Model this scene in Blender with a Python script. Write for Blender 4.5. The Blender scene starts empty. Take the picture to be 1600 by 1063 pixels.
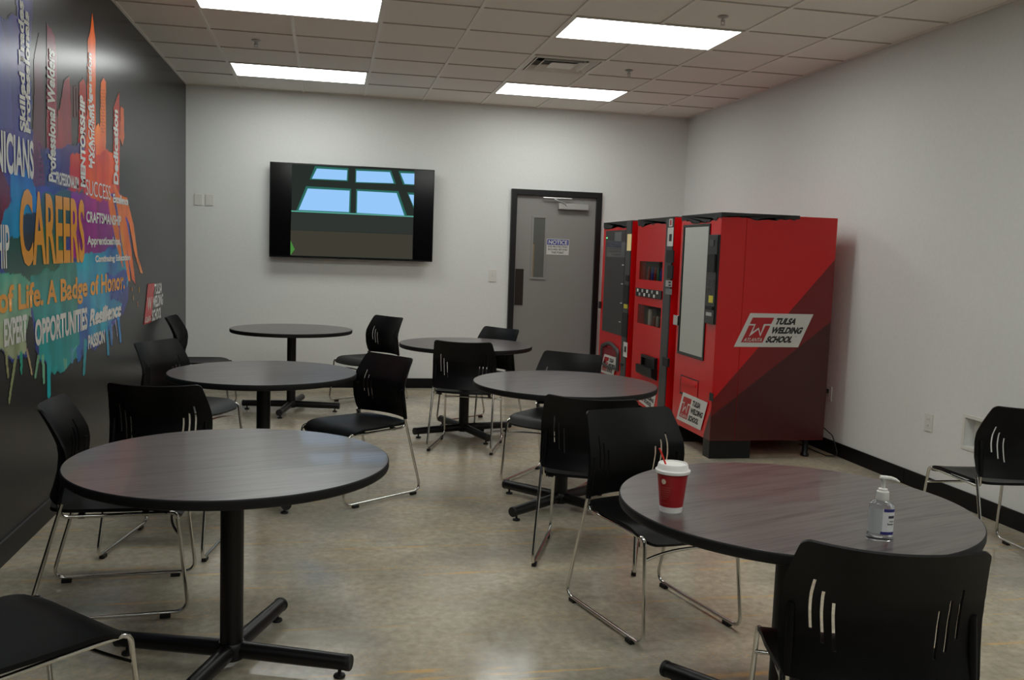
import bpy, bmesh, math, random
import numpy as np
from math import sin, cos, pi, radians, sqrt
from mathutils import Matrix, Vector

# ------------------------------------------------------------------ camera
F_PX = 1419.54
YAW, PITCH, ROLL = 0.20014, 0.09455, 0.03456
CAM = np.array([1.428, -9.694, 1.473])
_f = np.array([sin(YAW)*cos(PITCH), cos(YAW)*cos(PITCH), -sin(PITCH)])
_r = np.array([cos(YAW), -sin(YAW), 0.0]); _u = np.cross(_r, _f)
CA = cos(ROLL)*_r + sin(ROLL)*_u
CB = -sin(ROLL)*_r + cos(ROLL)*_u
CD = _f
sc = bpy.context.scene
cd = bpy.data.cameras.new('camera'); cam = bpy.data.objects.new('camera', cd)
sc.collection.objects.link(cam); sc.camera = cam
cd.sensor_width = 36; cd.lens = F_PX*36/1600; cd.clip_start = 0.05
M = Matrix.Identity(4)
for i in range(3):
    M[i][0], M[i][1], M[i][2], M[i][3] = CA[i], CB[i], -CD[i], CAM[i]
cam.matrix_world = M

# ------------------------------------------------------------------ world, exposure, light levels
sc.view_settings.view_transform = 'Standard'; sc.view_settings.look = 'None'
sc.view_settings.gamma = 1; sc.view_settings.use_curve_mapping = False
sc.view_settings.exposure = 0.0
wd = bpy.data.worlds.new('world'); sc.world = wd; wd.use_nodes = True
wd.node_tree.nodes['Background'].inputs[0].default_value = (0.5, 0.52, 0.55, 1)
wd.node_tree.nodes['Background'].inputs[1].default_value = 0.15
PANEL = 9.9        # strength of the ceiling light diffusers
SCREEN = 1.0      # strength of the television picture

XR, H, Y0 = 5.307, 3.04, -12.6     # right wall, ceiling height, wall behind the camera
G = 0.6096
def gx(u): return 0.533 + u*G
def gy(v): return -3.1415 + v*G

# photo measurement helpers: where a sight line meets a wall / front plane
def ray(px, py): return CD + CA*((px-800)/F_PX) - CB*((py-531.5)/F_PX)
def onx(px, py, x): r = ray(px, py); return CAM + r*((x-CAM[0])/r[0])
def ony(px, py, y): r = ray(px, py); return CAM + r*((y-CAM[1])/r[1])
def onz(px, py, z=0.0): r = ray(px, py); return CAM + r*((z-CAM[2])/r[2])

# ------------------------------------------------------------------ materials
def lin(c): return tuple((v/255/12.92 if v/255 <= .04045 else ((v/255+.055)/1.055)**2.4) for v in c)
MATS = {}
def mat(name, col, rough=.5, metal=0, spec=.5, emit=0, coat=0, srgb=True):
    if name in MATS: return MATS[name]
    m = bpy.data.materials.new(name); m.use_nodes = True
    b = m.node_tree.nodes['Principled BSDF']
    c = lin(col) if srgb else col
    b.inputs['Base Color'].default_value = (*c, 1)
    b.inputs['Roughness'].default_value = rough; b.inputs['Metallic'].default_value = metal
    b.inputs['Specular IOR Level'].default_value = spec
    b.inputs['Coat Weight'].default_value = coat
    if emit:
        b.inputs['Emission Color'].default_value = (*c, 1); b.inputs['Emission Strength'].default_value = emit
    MATS[name] = m; return m
def nt(m):
    t = m.node_tree; return t, t.nodes, t.links, t.nodes['Principled BSDF']
def noise_mat(name, c1, c2, scale, rough, detail=4, spec=.5, bump=0, lo=.35, hi=.65, stretch=(1, 1, 1)):
    m = mat(name, c1, rough, spec=spec); t, n, l, b = nt(m)
    tc = n.new('ShaderNodeTexCoord'); mp = n.new('ShaderNodeMapping'); mp.inputs['Scale'].default_value = stretch
    no = n.new('ShaderNodeTexNoise'); no.inputs['Scale'].default_value = scale; no.inputs['Detail'].default_value = detail
    cr = n.new('ShaderNodeValToRGB'); cr.color_ramp.elements[0].position = lo; cr.color_ramp.elements[1].position = hi
    cr.color_ramp.elements[0].color = (*lin(c1), 1); cr.color_ramp.elements[1].color = (*lin(c2), 1)
    l.new(tc.outputs['Object'], mp.inputs[0]); l.new(mp.outputs[0], no.inputs[0]); l.new(no.outputs[0], cr.inputs[0])
    l.new(cr.outputs[0], b.inputs['Base Color'])
    if bump:
        bp = n.new('ShaderNodeBump'); bp.inputs['Strength'].default_value = bump; bp.inputs['Distance'].default_value = .002
        l.new(no.outputs[0], bp.inputs['Height']); l.new(bp.outputs[0], b.inputs['Normal'])
    return m

m_wall = noise_mat('painted_wall', (219, 220, 217), (222, 223, 220), 40, .55, bump=.08, spec=.35)
m_ceil = noise_mat('ceiling_tile', (238, 233, 226), (243, 238, 231), 90, .9, bump=.4, spec=.2)
m_bar = mat('ceiling_bar', (240, 236, 228), .5)
m_bard = mat('ceiling_reveal', (190, 182, 172), .8)
m_dark = mat('charcoal_wall', (27, 27, 28), .27, spec=.27)
m_base = mat('rubber_base', (9, 9, 10), .4, spec=.25)
m_chair = noise_mat('black_plastic', (5, 5, 6), (7, 7, 8), 220, .42, spec=.2, bump=.12)
m_chrome = mat('chrome', (205, 203, 198), .14, metal=1)
m_rub = mat('black_rubber', (12, 12, 12), .6)
m_blk = mat('black_powder_coat', (9, 9, 10), .4, spec=.35)
m_edge = mat('black_edge_band', (13, 13, 14), .6, spec=.3)
m_frame = mat('black_door_frame', (10, 10, 11), .4)
m_door = mat('grey_door_paint', (134, 131, 128), .45)
m_bronze = mat('bronze_plate', (52, 44, 40), .4, metal=.5)
m_alu = mat('aluminium', (190, 190, 188), .35, metal=.6)
m_white = mat('white_plastic', (214, 212, 206), .4)
m_decal = mat('white_decal', (205, 203, 198), .5)
m_red = mat('red_vinyl', (200, 14, 18), .22, spec=.5)
m_red2 = mat('deep_red_vinyl', (112, 18, 18), .25)
m_red3 = mat('maroon_vinyl', (66, 17, 18), .28)
m_logored = mat('logo_red', (168, 28, 34), .4)
m_ink = mat('black_ink', (18, 18, 20), .5)
m_grey = mat('grey_machine_trim', (62, 62, 62), .4)
m_pblack = mat('black_gloss_plastic', (12, 12, 13), .25)
m_torn = noise_mat('torn_black_trim', (22, 22, 22), (40, 40, 40), 60, .6)
m_yel = mat('yellow_sticker', (200, 190, 60), .5)
m_blue = mat('notice_blue', (40, 56, 140), .5)
m_navy = mat('label_navy', (40, 40, 110), .5)

def floor_mat():
    m = mat('polished_concrete', (128, 120, 105), .2, spec=.6); t, n, l, b = nt(m)
    tc = n.new('ShaderNodeTexCoord')
    def noise(sx, sy, sc_, det=5, dist=0, off=(0, 0, 0)):
        mp = n.new('ShaderNodeMapping'); mp.inputs['Scale'].default_value = (sx, sy, 1); mp.inputs['Location'].default_value = off
        no = n.new('ShaderNodeTexNoise'); no.inputs['Scale'].default_value = sc_; no.inputs['Detail'].default_value = det
        no.inputs['Roughness'].default_value = .6; no.inputs['Distortion'].default_value = dist
        l.new(tc.outputs['Object'], mp.inputs[0]); l.new(mp.outputs[0], no.inputs[0]); return no.outputs[0]
    def ramp(x, *st):
        c = n.new('ShaderNodeValToRGB'); e = c.color_ramp.elements
        while len(e) < len(st): e.new(.5)
        for k, (p, col) in enumerate(st): e[k].position = p; e[k].color = (*col, 1)
        l.new(x, c.inputs[0]); return c.outputs[0]
    def mix(a, b_, f, mode='MIX'):
        x = n.new('ShaderNodeMix'); x.data_type = 'RGBA'; x.blend_type = mode
        for s, v in ((x.inputs[6], a), (x.inputs[7], b_), (x.inputs[0], f)):
            if isinstance(v, (tuple, float, int)): s.default_value = (*v, 1) if isinstance(v, tuple) else v
            else: l.new(v, s)
        return x.outputs[2]
    base = ramp(noise(1, 1, 1.1, 6, .4), (.25, lin((158, 151, 135))), (.5, lin((190, 180, 159))), (.75, lin((208, 196, 172))))
    fine = ramp(noise(1, 1, 26, 6), (.3, (.72, .72, .72)), (.7, (1.08, 1.08, 1.08)))
    c = mix(base, fine, 1.0, 'MULTIPLY')
    blot = ramp(noise(1, 1.6, 1.6, 5, .5, (3, 1, 0)), (.44, (0, 0, 0)), (.72, (1, 1, 1)))
    c = mix(c, lin((136, 132, 124)), blot_f(n, l, blot, .55))
    spk = ramp(noise(1.5, 4, 34, 3, 0, (2, 7, 0)), (.56, (0, 0, 0)), (.62, (1, 1, 1)))
    spa = ramp(noise(.7, 2.2, 1.7, 3, .3, (8, 3, 0)), (.50, (0, 0, 0)), (.62, (1, 1, 1)))
    c = mix(c, lin((226, 184, 124)), blot_f(n, l, mix(spk, spa, 1.0, 'MULTIPLY'), .55))
    # rusty saw streaks that run across the room
    st = ramp(noise(.22, 9, 1.9, 2, .12, (1.3, .4, 0)), (.615, (0, 0, 0)), (.64, (1, 1, 1)))
    sp = ramp(noise(1.2, 8, 5, 5, 0, (5, 2, 0)), (.42, (0, 0, 0)), (.62, (1, 1, 1)))
    sm = mix(st, sp, 1.0, 'MULTIPLY')
    c = mix(c, lin((222, 176, 108)), blot_f(n, l, sm, .75))
    l.new(c, b.inputs['Base Color'])
    r = ramp(noise(1, 1, 3.5, 4, 0, (9, 4, 0)), (.3, (.10,)*3), (.7, (.24,)*3))
    l.new(r, b.inputs['Roughness'])
    bp = n.new('ShaderNodeBump'); bp.inputs['Strength'].default_value = .05; bp.inputs['Distance'].default_value = .003
    l.new(noise(1, 1, 6, 4), bp.inputs['Height']); l.new(bp.outputs[0], b.inputs['Normal'])
    return m
def blot_f(n, l, out, k):
    bw = n.new('ShaderNodeRGBToBW'); l.new(out, bw.inputs[0])
    mm = n.new('ShaderNodeMath'); mm.operation = 'MULTIPLY'; mm.inputs[1].default_value = k
    l.new(bw.outputs[0], mm.inputs[0]); return mm.outputs[0]
m_floor = floor_mat()

def wood_mat():
    m = mat('grey_walnut_laminate', (74, 66, 65), .30, spec=1.0, coat=.25); t, n, l, b = nt(m)
    tc = n.new('ShaderNodeTexCoord'); mp = n.new('ShaderNodeMapping')
    rot = n.new('ShaderNodeMapping'); rot.inputs['Rotation'].default_value = (0, 0, radians(-19)); mp.inputs['Scale'].default_value = (1.2, 24, 1)
    l.new(tc.outputs['Object'], rot.inputs[0]); l.new(rot.outputs[0], mp.inputs[0])
    no = n.new('ShaderNodeTexNoise'); no.inputs['Scale'].default_value = 2.2; no.inputs['Detail'].default_value = 7; no.inputs['Distortion'].default_value = .8
    n2 = n.new('ShaderNodeTexNoise'); n2.inputs['Scale'].default_value = 6; n2.inputs['Detail'].default_value = 6
    l.new(mp.outputs[0], no.inputs[0]); l.new(mp.outputs[0], n2.inputs[0])
    cr = n.new('ShaderNodeValToRGB'); e = cr.color_ramp.elements
    e[0].position = .36; e[0].color = (*lin((38, 30, 31)), 1); e[1].position = .62; e[1].color = (*lin((86, 78, 75)), 1)
    k = e.new(.45); k.color = (*lin((70, 60, 60)), 1)
    l.new(no.outputs[0], cr.inputs[0])
    c2 = n.new('ShaderNodeValToRGB'); c2.color_ramp.elements[0].position = .3; c2.color_ramp.elements[1].position = .6
    c2.color_ramp.elements[0].color = (.72, .72, .72, 1); c2.color_ramp.elements[1].color = (1.05, 1.05, 1.05, 1)
    l.new(n2.outputs[0], c2.inputs[0])
    x = n.new('ShaderNodeMix'); x.data_type = 'RGBA'; x.blend_type = 'MULTIPLY'; x.inputs[0].default_value = 1
    l.new(cr.outputs[0], x.inputs[6]); l.new(c2.outputs[0], x.inputs[7]); l.new(x.outputs[2], b.inputs['Base Color'])
    bp = n.new('ShaderNodeBump'); bp.inputs['Strength'].default_value = .05; bp.inputs['Distance'].default_value = .001
    l.new(n2.outputs[0], bp.inputs['Height']); l.new(bp.outputs[0], b.inputs['Normal'])
    return m
m_wood = wood_mat()

def emis(name, col, s):
    m = bpy.data.materials.new(name); m.use_nodes = True; t = m.node_tree; t.nodes.clear()
    e = t.nodes.new('ShaderNodeEmission'); o = t.nodes.new('ShaderNodeOutputMaterial')
    e.inputs[0].default_value = (*lin(col), 1); e.inputs[1].default_value = s; t.links.new(e.outputs[0], o.inputs[0]); return m
m_panel = emis('light_diffuser', (250, 254, 250), PANEL)
def glass_mat(name, tint, refl, rough=.02):
    m = bpy.data.materials.new(name); m.use_nodes = True; t = m.node_tree; t.nodes.clear(); n = t.nodes
    g = n.new('ShaderNodeBsdfGlossy'); g.inputs[0].default_value = (*lin((220, 222, 218)), 1); g.inputs['Roughness'].default_value = rough
    tr = n.new('ShaderNodeBsdfTransparent'); tr.inputs[0].default_value = (*lin(tint), 1)
    mx = n.new('ShaderNodeMixShader'); mx.inputs[0].default_value = refl; o = n.new('ShaderNodeOutputMaterial')
    t.links.new(tr.outputs[0], mx.inputs[1]); t.links.new(g.outputs[0], mx.inputs[2]); t.links.new(mx.outputs[0], o.inputs[0]); return m
m_mirror = glass_mat('reflective_window_film', (120, 125, 120), .85, .03)
m_smoke = glass_mat('smoked_window', (90, 90, 90), .35, .03)
m_clear = glass_mat('clear_window', (235, 238, 235), .12, .02)

# ------------------------------------------------------------------ object helpers
COL = sc.collection
ORG = {}
def link(name, me, parent=None):
    o = bpy.data.objects.new(name, me); COL.objects.link(o)
    if parent: o.parent = parent
    return o
def origin_of(o):
    p = Vector((0, 0, 0))
    while o is not None: p = p + o.location; o = o.parent
    return p
def obj(name, bm, m, parent=None, smooth=None, recalc=True):
    """bm is in world coordinates; it becomes one mesh object under its parent"""
    if recalc: bmesh.ops.recalc_face_normals(bm, faces=bm.faces)
    if smooth is not None:
        a = radians(smooth)
        for f in bm.faces: f.smooth = True
        for e in bm.edges:
            if len(e.link_faces) == 2 and e.calc_face_angle(0) > a: e.smooth = False
    if parent:
        bmesh.ops.translate(bm, verts=bm.verts, vec=-origin_of(parent))
    me = bpy.data.meshes.new(name); bm.to_mesh(me); bm.free()
    for x in (m if isinstance(m, (list, tuple)) else [m]): me.materials.append(x)
    return link(name, me, parent)
def tag(o, label, cat, group=None):
    o['label'] = label; o['category'] = cat
    if group: o['group'] = group
    return o
def thing(name, label, cat, loc, rz=0, group=None):
    o = bpy.data.objects.new(name, None); COL.objects.link(o); o.empty_display_size = .1
    o.location = loc; o.rotation_euler = (0, 0, rz); return tag(o, label, cat, group)
def struct(o): o['kind'] = 'structure'; return o
def box(bm, x0, x1, y0, y1, z0, z1, bev=0, mi=0):
    r = bmesh.ops.create_cube(bm, size=1, matrix=Matrix.Translation(((x0+x1)/2, (y0+y1)/2, (z0+z1)/2)) @ Matrix.Diagonal((abs(x1-x0), abs(y1-y0), abs(z1-z0), 1)))
    fs = {f for v in r['verts'] for f in v.link_faces}
    for f in fs: f.material_index = mi
    if bev:
        es = list({e for v in r['verts'] for e in v.link_edges})
        rb = bmesh.ops.bevel(bm, geom=es, offset=bev, segments=2, affect='EDGES', profile=.6)
        for f in rb['faces']: f.material_index = mi
    return bm
def B(*a, **k): return box(bmesh.new(), *a, **k)
def lathe(bm, prof, c, n=32, mi=0, cap0=True, cap1=True):
    rings = []
    for r, z in prof:
        rings.append([bm.verts.new((c[0]+r*cos(2*pi*i/n), c[1]+r*sin(2*pi*i/n), c[2]+z)) for i in range(n)])
    for a, b in zip(rings, rings[1:]):
        for i in range(n):
            f = bm.faces.new((a[i], a[(i+1) % n], b[(i+1) % n], b[i])); f.material_index = mi
    if cap0: bm.faces.new(rings[0][::-1]).material_index = mi
    if cap1: bm.faces.new(rings[-1]).material_index = mi
    return bm
def L(prof, c, n=32, **k): return lathe(bmesh.new(), prof, c, n, **k)
def tube(bm, pts, r, n=10, cap=True):
    pts = [Vector(p) for p in pts]; rings = []; prev = None
    for i, p in enumerate(pts):
        if i == 0: d = pts[1]-pts[0]
        elif i == len(pts)-1: d = pts[-1]-pts[-2]
        else: d = (pts[i+1]-p).normalized() + (p-pts[i-1]).normalized()
        d.normalize()
        if prev is None:
            a = Vector((0, 0, 1)) if abs(d.z) < .9 else Vector((1, 0, 0)); u = d.cross(a).normalized()
        else:
            u = (prev - d*prev.dot(d)).normalized()
        prev = u; w = d.cross(u)
        rr = r[i] if isinstance(r, (list, tuple)) else r
        rings.append([bm.verts.new(p + (u*cos(2*pi*k/n) + w*sin(2*pi*k/n))*rr) for k in range(n)])
    for a, b in zip(rings, rings[1:]):
        for k in range(n): bm.faces.new((a[k], a[(k+1) % n], b[(k+1) % n], b[k]))
    if cap: bm.faces.new(rings[0][::-1]); bm.faces.new(rings[-1])
    return bm
def fillet(pts, rads, seg=6):
    """round the inner corners of a polyline"""
    P = [Vector(p) for p in pts]; out = [P[0]]
    for i in range(1, len(P)-1):
        a = (P[i-1]-P[i]); b = (P[i+1]-P[i]); la, lb = a.length, b.length; a.normalize(); b.normalize()
        ang = a.angle(b); t = min(rads[i-1]/math.tan(ang/2), la*.48, lb*.48)
        p0 = P[i]+a*t; p1 = P[i]+b*t
        for k in range(seg+1):
            s = k/seg; out.append(p0*(1-s)**2 + P[i]*2*s*(1-s) + p1*s*s)
    out.append(P[-1]); return out
def prism(bm, pts, vec, mi=0):
    """closed polygon (3D points, in one plane) pushed along vec"""
    v = Vector(vec); a = [bm.verts.new(Vector(p)) for p in pts]; b = [bm.verts.new(Vector(p)+v) for p in pts]; n = len(a)
    fs = [bm.faces.new(a), bm.faces.new(b[::-1])]
    for i in range(n): fs.append(bm.faces.new((a[i], b[i], b[(i+1) % n], a[(i+1) % n])))
    for f in fs: f.material_index = mi
    return bm
def text_mesh(s, bold=0.0, shear=0.0, space=1.0):
    cu = bpy.data.curves.new('t', 'FONT'); cu.body = s; cu.offset = bold; cu.resolution_u = 4; cu.shear = shear; cu.space_character = space
    o = bpy.data.objects.new('t', cu); COL.objects.link(o)
    dg = bpy.context.evaluated_depsgraph_get(); me = bpy.data.meshes.new_from_object(o.evaluated_get(dg))
    bpy.data.objects.remove(o); bpy.data.curves.remove(cu)
    bm = bmesh.new(); bm.from_mesh(me); bpy.data.meshes.remove(me)
    return bm
def fit_text(s, P00, P10, P01, bold=.02, shear=0.0, normal=(0, 0, 0), space=1.0, depth=0.0):
    """lettering laid on a flat face: P00 lower-left, P10 lower-right, P01 upper-left of its box"""
    bm = text_mesh(s, bold, shear, space)
    xs = [v.co.x for v in bm.verts]; ys = [v.co.y for v in bm.verts]
    x0, x1, y0, y1 = min(xs), max(xs), min(ys), max(ys)
    A, U, V = Vector(P00), Vector(P10)-Vector(P00), Vector(P01)-Vector(P00); N = Vector(normal)
    for v in bm.verts:
        v.co = A + U*((v.co.x-x0)/(x1-x0)) + V*((v.co.y-y0)/(y1-y0)) + N
    return bm

# ------------------------------------------------------------------ room shell
struct(obj('floor', B(-.1, XR+.1, Y0-.1, .1, -.08, 0), m_floor))
bm = bmesh.new(); hx0, hx1, hy0, hy1 = gx(4)+.014, gx(5)-.014, gy(1)+.008, gy(2)-.008
box(bm, -.1, XR+.1, Y0-.1, hy0, H+.004, H+.1); box(bm, -.1, XR+.1, hy1, .1, H+.004, H+.1); box(bm, -.1, hx0, hy0, hy1, H+.004, H+.1); box(bm, hx1, XR+.1, hy0, hy1, H+.004, H+.1)
cs = struct(obj('ceiling', bm, m_ceil))
bm = bmesh.new()
for k in range(0, 8):
    if k in (1, 5):   # the cross bar stops at each light panel
        vs = [-15.6, -14, -13, -10, -9, -6, -5, -1, 0, 3, 4, 5.15]
        for a, b in zip(vs[::2], vs[1::2]): box(bm, gx(k)-.012, gx(k)+.012, max(Y0, gy(a)), min(0, gy(b)), H-.004, H+.006)
    else: box(bm, gx(k)-.012, gx(k)+.012, Y0, 0, H-.004, H+.006)
box(bm, 0, .02, Y0, 0, H-.004, H+.006); box(bm, XR-.02, XR, Y0, 0, H-.004, H+.006); box(bm, 0, XR, -.02, 0, H-.004, H+.006)
struct(obj('ceiling_grid', bm, m_bar, cs))
bm = bmesh.new()
for k in range(-15, 5): box(bm, 0, XR, gy(k)-.005, gy(k)+.005, H-.0025, H+.006)
struct(obj('tile_joint', bm, m_bard, cs))
struct(obj('wall_left', B(-.12, 0, Y0, 0, 0, H+.004), m_dark))
struct(obj('wall_back', B(-.12, XR+.12, 0, .12, 0, H+.004), m_wall))
struct(obj('wall_front', B(-.12, XR+.12, Y0-.12, Y0, 0, H+.004), m_dark))
# right wall with the recessed box cut into it
bx_y0, bx_y1, bx_z0, bx_z1 = -4.96, -4.80, .385, .560
bm = bmesh.new()
box(bm, XR, XR+.12, Y0, bx_y0, 0, H+.004); box(bm, XR, XR+.12, bx_y1, 0, 0, H+.004)
box(bm, XR, XR+.12, bx_y0, bx_y1, 0, bx_z0); box(bm, XR, XR+.12, bx_y0, bx_y1, bx_z1, H+.004); box(bm, XR+.07, XR+.12, bx_y0, bx_y1, bx_z0, bx_z1)
struct(obj('wall_right', bm, m_wall))
BB = .106
struct(obj('baseboard_left', B(0, .012, Y0, -.012, 0, BB, bev=.002), m_base))
struct(obj('trim_left', B(0, .0124, Y0, -.012, BB, BB+.002), mat('baseboard_top_line', (50, 48, 46), .5)))
bm = bmesh.new(); box(bm, .0, 3.33, -.012, 0, 0, BB, bev=.002); box(bm, 4.34, XR, -.012, 0, 0, BB, bev=.002)
struct(obj('baseboard_back', bm, m_base))
bm = bmesh.new(); ys = [Y0, -9.3, -6.9, -4.25, -1.6, -.012]
for a, b in zip(ys, ys[1:]): box(bm, XR-.012, XR, a+.0015, b-.0015, 0, BB, bev=.002)
struct(obj('baseboard_right', bm, m_base))

# ------------------------------------------------------------------ door
DX0, DX1, DZ = 3.33, 4.34, 2.17
fw = .062
dr = struct(obj('door_1', B(DX0+fw-.002, DX1-fw+.002, -.010, .001, .008, DZ-fw+.002), m_door))
bm = bmesh.new()
box(bm, DX0, DX0+fw, -.045, .001, 0, DZ, bev=.003); box(bm, DX1-fw, DX1, -.045, .001, 0, DZ, bev=.003); box(bm, DX0+fw, DX1-fw, -.045, .001, DZ-fw, DZ, bev=.003)
obj('door_frame', bm, m_frame, dr)
a = ony(831, 337, 0); b = ony(851, 437, 0)
wx0, wx1, wz0, wz1 = a[0], b[0], b[2], a[2]
bm = bmesh.new(); w = .022
box(bm, wx0, wx1, -.02, -.01, wz1-w, wz1, bev=.002); box(bm, wx0, wx1, -.02, -.01, wz0, wz0+w, bev=.002)
box(bm, wx0, wx0+w, -.02, -.01, wz0+w, wz1-w, bev=.002); box(bm, wx1-w, wx1, -.02, -.01, wz0+w, wz1-w, bev=.002)
obj('window_frame', bm, m_door, dr)
obj('window_pane', B(wx0+w, wx1-w, -.012, -.010, wz0+w, wz1-w), mat('wired_glass', (92, 94, 90), .15), dr)
obj('pane_strip', B(wx0+w+.002, wx0+w+.014, -.0132, -.012, wz0+w, wz0+.38), mat('tan_strip', (140, 118, 82), .5), dr)
a = ony(805, 420, 0); b = ony(816, 477, 0)
obj('latch_guard', B(a[0], b[0], -.016, -.010, b[2], a[2], bev=.0015), m_bronze, dr)
a = ony(873, 318, -.05); b = ony(919, 329, -.05)
obj('closer_body', B(a[0], b[0], -.065, -.01, b[2], a[2], bev=.004), m_alu, dr)
p0 = ony(849, 309, -.05); p1 = ony(894, 311, -.05); p2 = ony(886, 320, -.05)
bm = bmesh.new(); tube(bm, [(p0[0], -.05, p0[2]), (p1[0], -.05, p1[2])], .008, 8); obj('closer_track', bm, m_alu, dr, 40)
bm = bmesh.new(); tube(bm, [(p0[0]+.12, -.062, p0[2]-.01), (p2[0]-.03, -.075, p2[2]+.012), (p2[0], -.06, p2[2]-.02)], .006, 8); obj('closer_arm', bm, m_alu, dr, 40)
# notice sign, stuck to the door
a = ony(854, 373, 0); b = ony(888, 399, 0); sx0, sx1, sz0, sz1 = a[0], b[0], b[2], a[2]
sg = thing('notice_sign', 'white notice sign with a blue header on the grey door', 'sign', (sx0, -.01, sz0))
obj('sign_plate', B(sx0, sx1, -0.0140, -0.0105, sz0, sz1), m_decal, sg)
hz = sz1-(sz1-sz0)*.38
obj('blue_header', B(sx0+.006, sx1-.006, -0.0155, -0.0140, hz, sz1-.006), m_blue, sg)
obj('notice_lettering', fit_text('NOTICE', (sx0+.02, -0.0162, hz+.008), (sx1-.02, -0.0162, hz+.008), (sx0+.02, -0.0162, sz1-.014), .03), m_decal, sg)
tt = ['EYE PROTECTION', 'REQUIRED BEYOND', 'THIS POINT']; lh = (hz-sz0-.012)/3
for i, s in enumerate(tt):
    z1 = hz-.008-i*lh; ins = .018 if i < 2 else .055
    obj('sign_text', fit_text(s, (sx0+ins, -0.0148, z1-lh*.72), (sx1-ins, -0.0148, z1-lh*.72), (sx0+ins, -0.0148, z1), .02), m_ink, sg)

# ------------------------------------------------------------------ wall plates
def plate_y(px0, py0, px1, py1, name, label, cat, kind):
    a = ony(px0, py0, 0); b = ony(px1, py1, 0); x0, x1, z0, z1 = a[0], b[0], b[2], a[2]
    t = thing(name, label, cat, ((x0+x1)/2, 0, z0), group='blank wall plates' if kind == 'blank' else None)
    obj('cover_plate', B(x0, x1, -.007, 0, z0, z1, bev=.002), m_white, t)
    cx, cz = (x0+x1)/2, (z0+z1)/2
    if kind == 'switch': obj('switch_toggle', B(cx-.005, cx+.005, -.016, -.007, cz-.011, cz+.011, bev=.002), m_white, t)
    for s in (-1, 1): obj('screw', tube(bmesh.new(), [(cx, -.0075, cz+s*.042), (cx, -.0068, cz+s*.042)], .003, 8), m_alu, t)
plate_y(303.5, 303, 316.5, 321, 'blank_wall_plate', 'blank white wall plate nearest the mural corner', 'wall plate', 'blank')
plate_y(321, 303.5, 334, 321.5, 'blank_wall_plate', 'blank white wall plate, the one nearer the television', 'wall plate', 'blank')
plate_y(764, 421, 775.5, 440.5, 'light_switch', 'white light switch on back wall left of the door', 'light switch', 'switch')
def outlet(y0, y1, z0, z1, label, plug):
    t = thing('wall_outlet', label, 'power outlet', (XR, (y0+y1)/2, z0)); cy = (y0+y1)/2; cz = (z0+z1)/2
    obj('cover_plate', B(XR-.007, XR, y0, y1, z0, z1, bev=.002), m_white, t)
    for s in (-1, 1):
        bm = B(XR-.0095, XR-.006, cy-.017, cy+.017, cz+s*.02-.014, cz+s*.02+.014, bev=.003); o = obj('socket', bm, m_white, t)
        bm = bmesh.new()
        for q in (-1, 1): box(bm, XR-.0102, XR-.009, cy+q*.007-.0012, cy+q*.007+.0012, cz+s*.02-.004, cz+s*.02+.006)
        obj('socket_slot', bm, m_ink, o)
outlet(-4.495, -4.415, .405, .52, 'white duplex outlet on right wall, bare, beside the recessed box', False)
outlet(-3.27, -3.185, .405, .52, 'white duplex outlet behind the red vending machine', True)
t = thing('plug_and_cord', 'black plug and power cord behind the red vending machine', 'power cord', (XR-.03, -3.225, .0))
obj('plug', B(XR-.045, XR-.0103, -3.245, -3.21, .468, .498, bev=.004), m_rub, t)
pts = fillet([(XR-.045, -3.227, .483), (XR-.09, -3.23, .46), (XR-.11, -3.24, .25), (XR-.05, -3.40, .16), (XR-.05, -3.50, .02), (XR-.10, -3.42, .006), (XR-.10, -3.0, .006)], [.03, .06, .06, .05, .03], 6)
bm = bmesh.new(); tube(bm, pts, .004, 7); obj('cord', bm, m_rub, t, 60)
t = thing('recessed_wall_box', 'white recessed box in the right wall beside the far right chair', 'wall box', (XR, -4.88, .37))
bm = bmesh.new(); o = .022
box(bm, XR-.006, XR, bx_y0-o, bx_y1+o, bx_z1, bx_z1+o, bev=.0015); box(bm, XR-.006, XR, bx_y0-o, bx_y1+o, bx_z0-o, bx_z0, bev=.0015)
box(bm, XR-.006, XR, bx_y0-o, bx_y0, bx_z0, bx_z1, bev=.0015); box(bm, XR-.006, XR, bx_y1, bx_y1+o, bx_z0, bx_z1, bev=.0015)
obj('box_frame', bm, m_white, t)
obj('box_back', B(XR+.062, XR+.068, bx_y0+.001, bx_y1-.001, bx_z0+.001, bx_z1-.001), m_white, t)

# ------------------------------------------------------------------ television
TY = -.115
a = ony(422, 252, TY); b = ony(680, 266, TY); c = ony(675, 409, TY); d = ony(420, 402, TY)
tx0, tx1 = (a[0]+d[0])/2, (b[0]+c[0])/2; tz1, tz0 = (a[2]+b[2])/2, (c[2]+d[2])/2
tv = thing('television', 'wall-mounted television showing blue cartoon windows on the back wall', 'television', ((tx0+tx1)/2, TY, tz0))
obj('tv_body', B(tx0, tx1, TY+.002, TY+.05, tz0, tz1, bev=.004), m_pblack, tv)
obj('wall_mount', B((tx0+tx1)/2-.25, (tx0+tx1)/2+.25, TY+.05, -.0, tz0+.3, tz1-.25), m_blk, tv)
bz = .009
scr = obj('screen', B(tx0+bz, tx1-bz, TY, TY+.003, tz0+bz+.006, tz1-bz), mat('screen_glass', (6, 6, 7), .12), tv)
def tvp(x, y): # picture coordinates measured on the photo, put on the screen plane
    p = ony(400+x*.18809, 230+y*.18809, TY); return (p[0], p[2])
def tvpoly(name, pts, col, dy, s=SCREEN):
    bm = bmesh.new(); q = [tvp(*p) for p in pts]
    prism(bm, [(x, TY-dy, z) for x, z in q], (0, .0006, 0))
    return obj(name, bm, emis('screen_'+name, col, s), scr)
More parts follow.
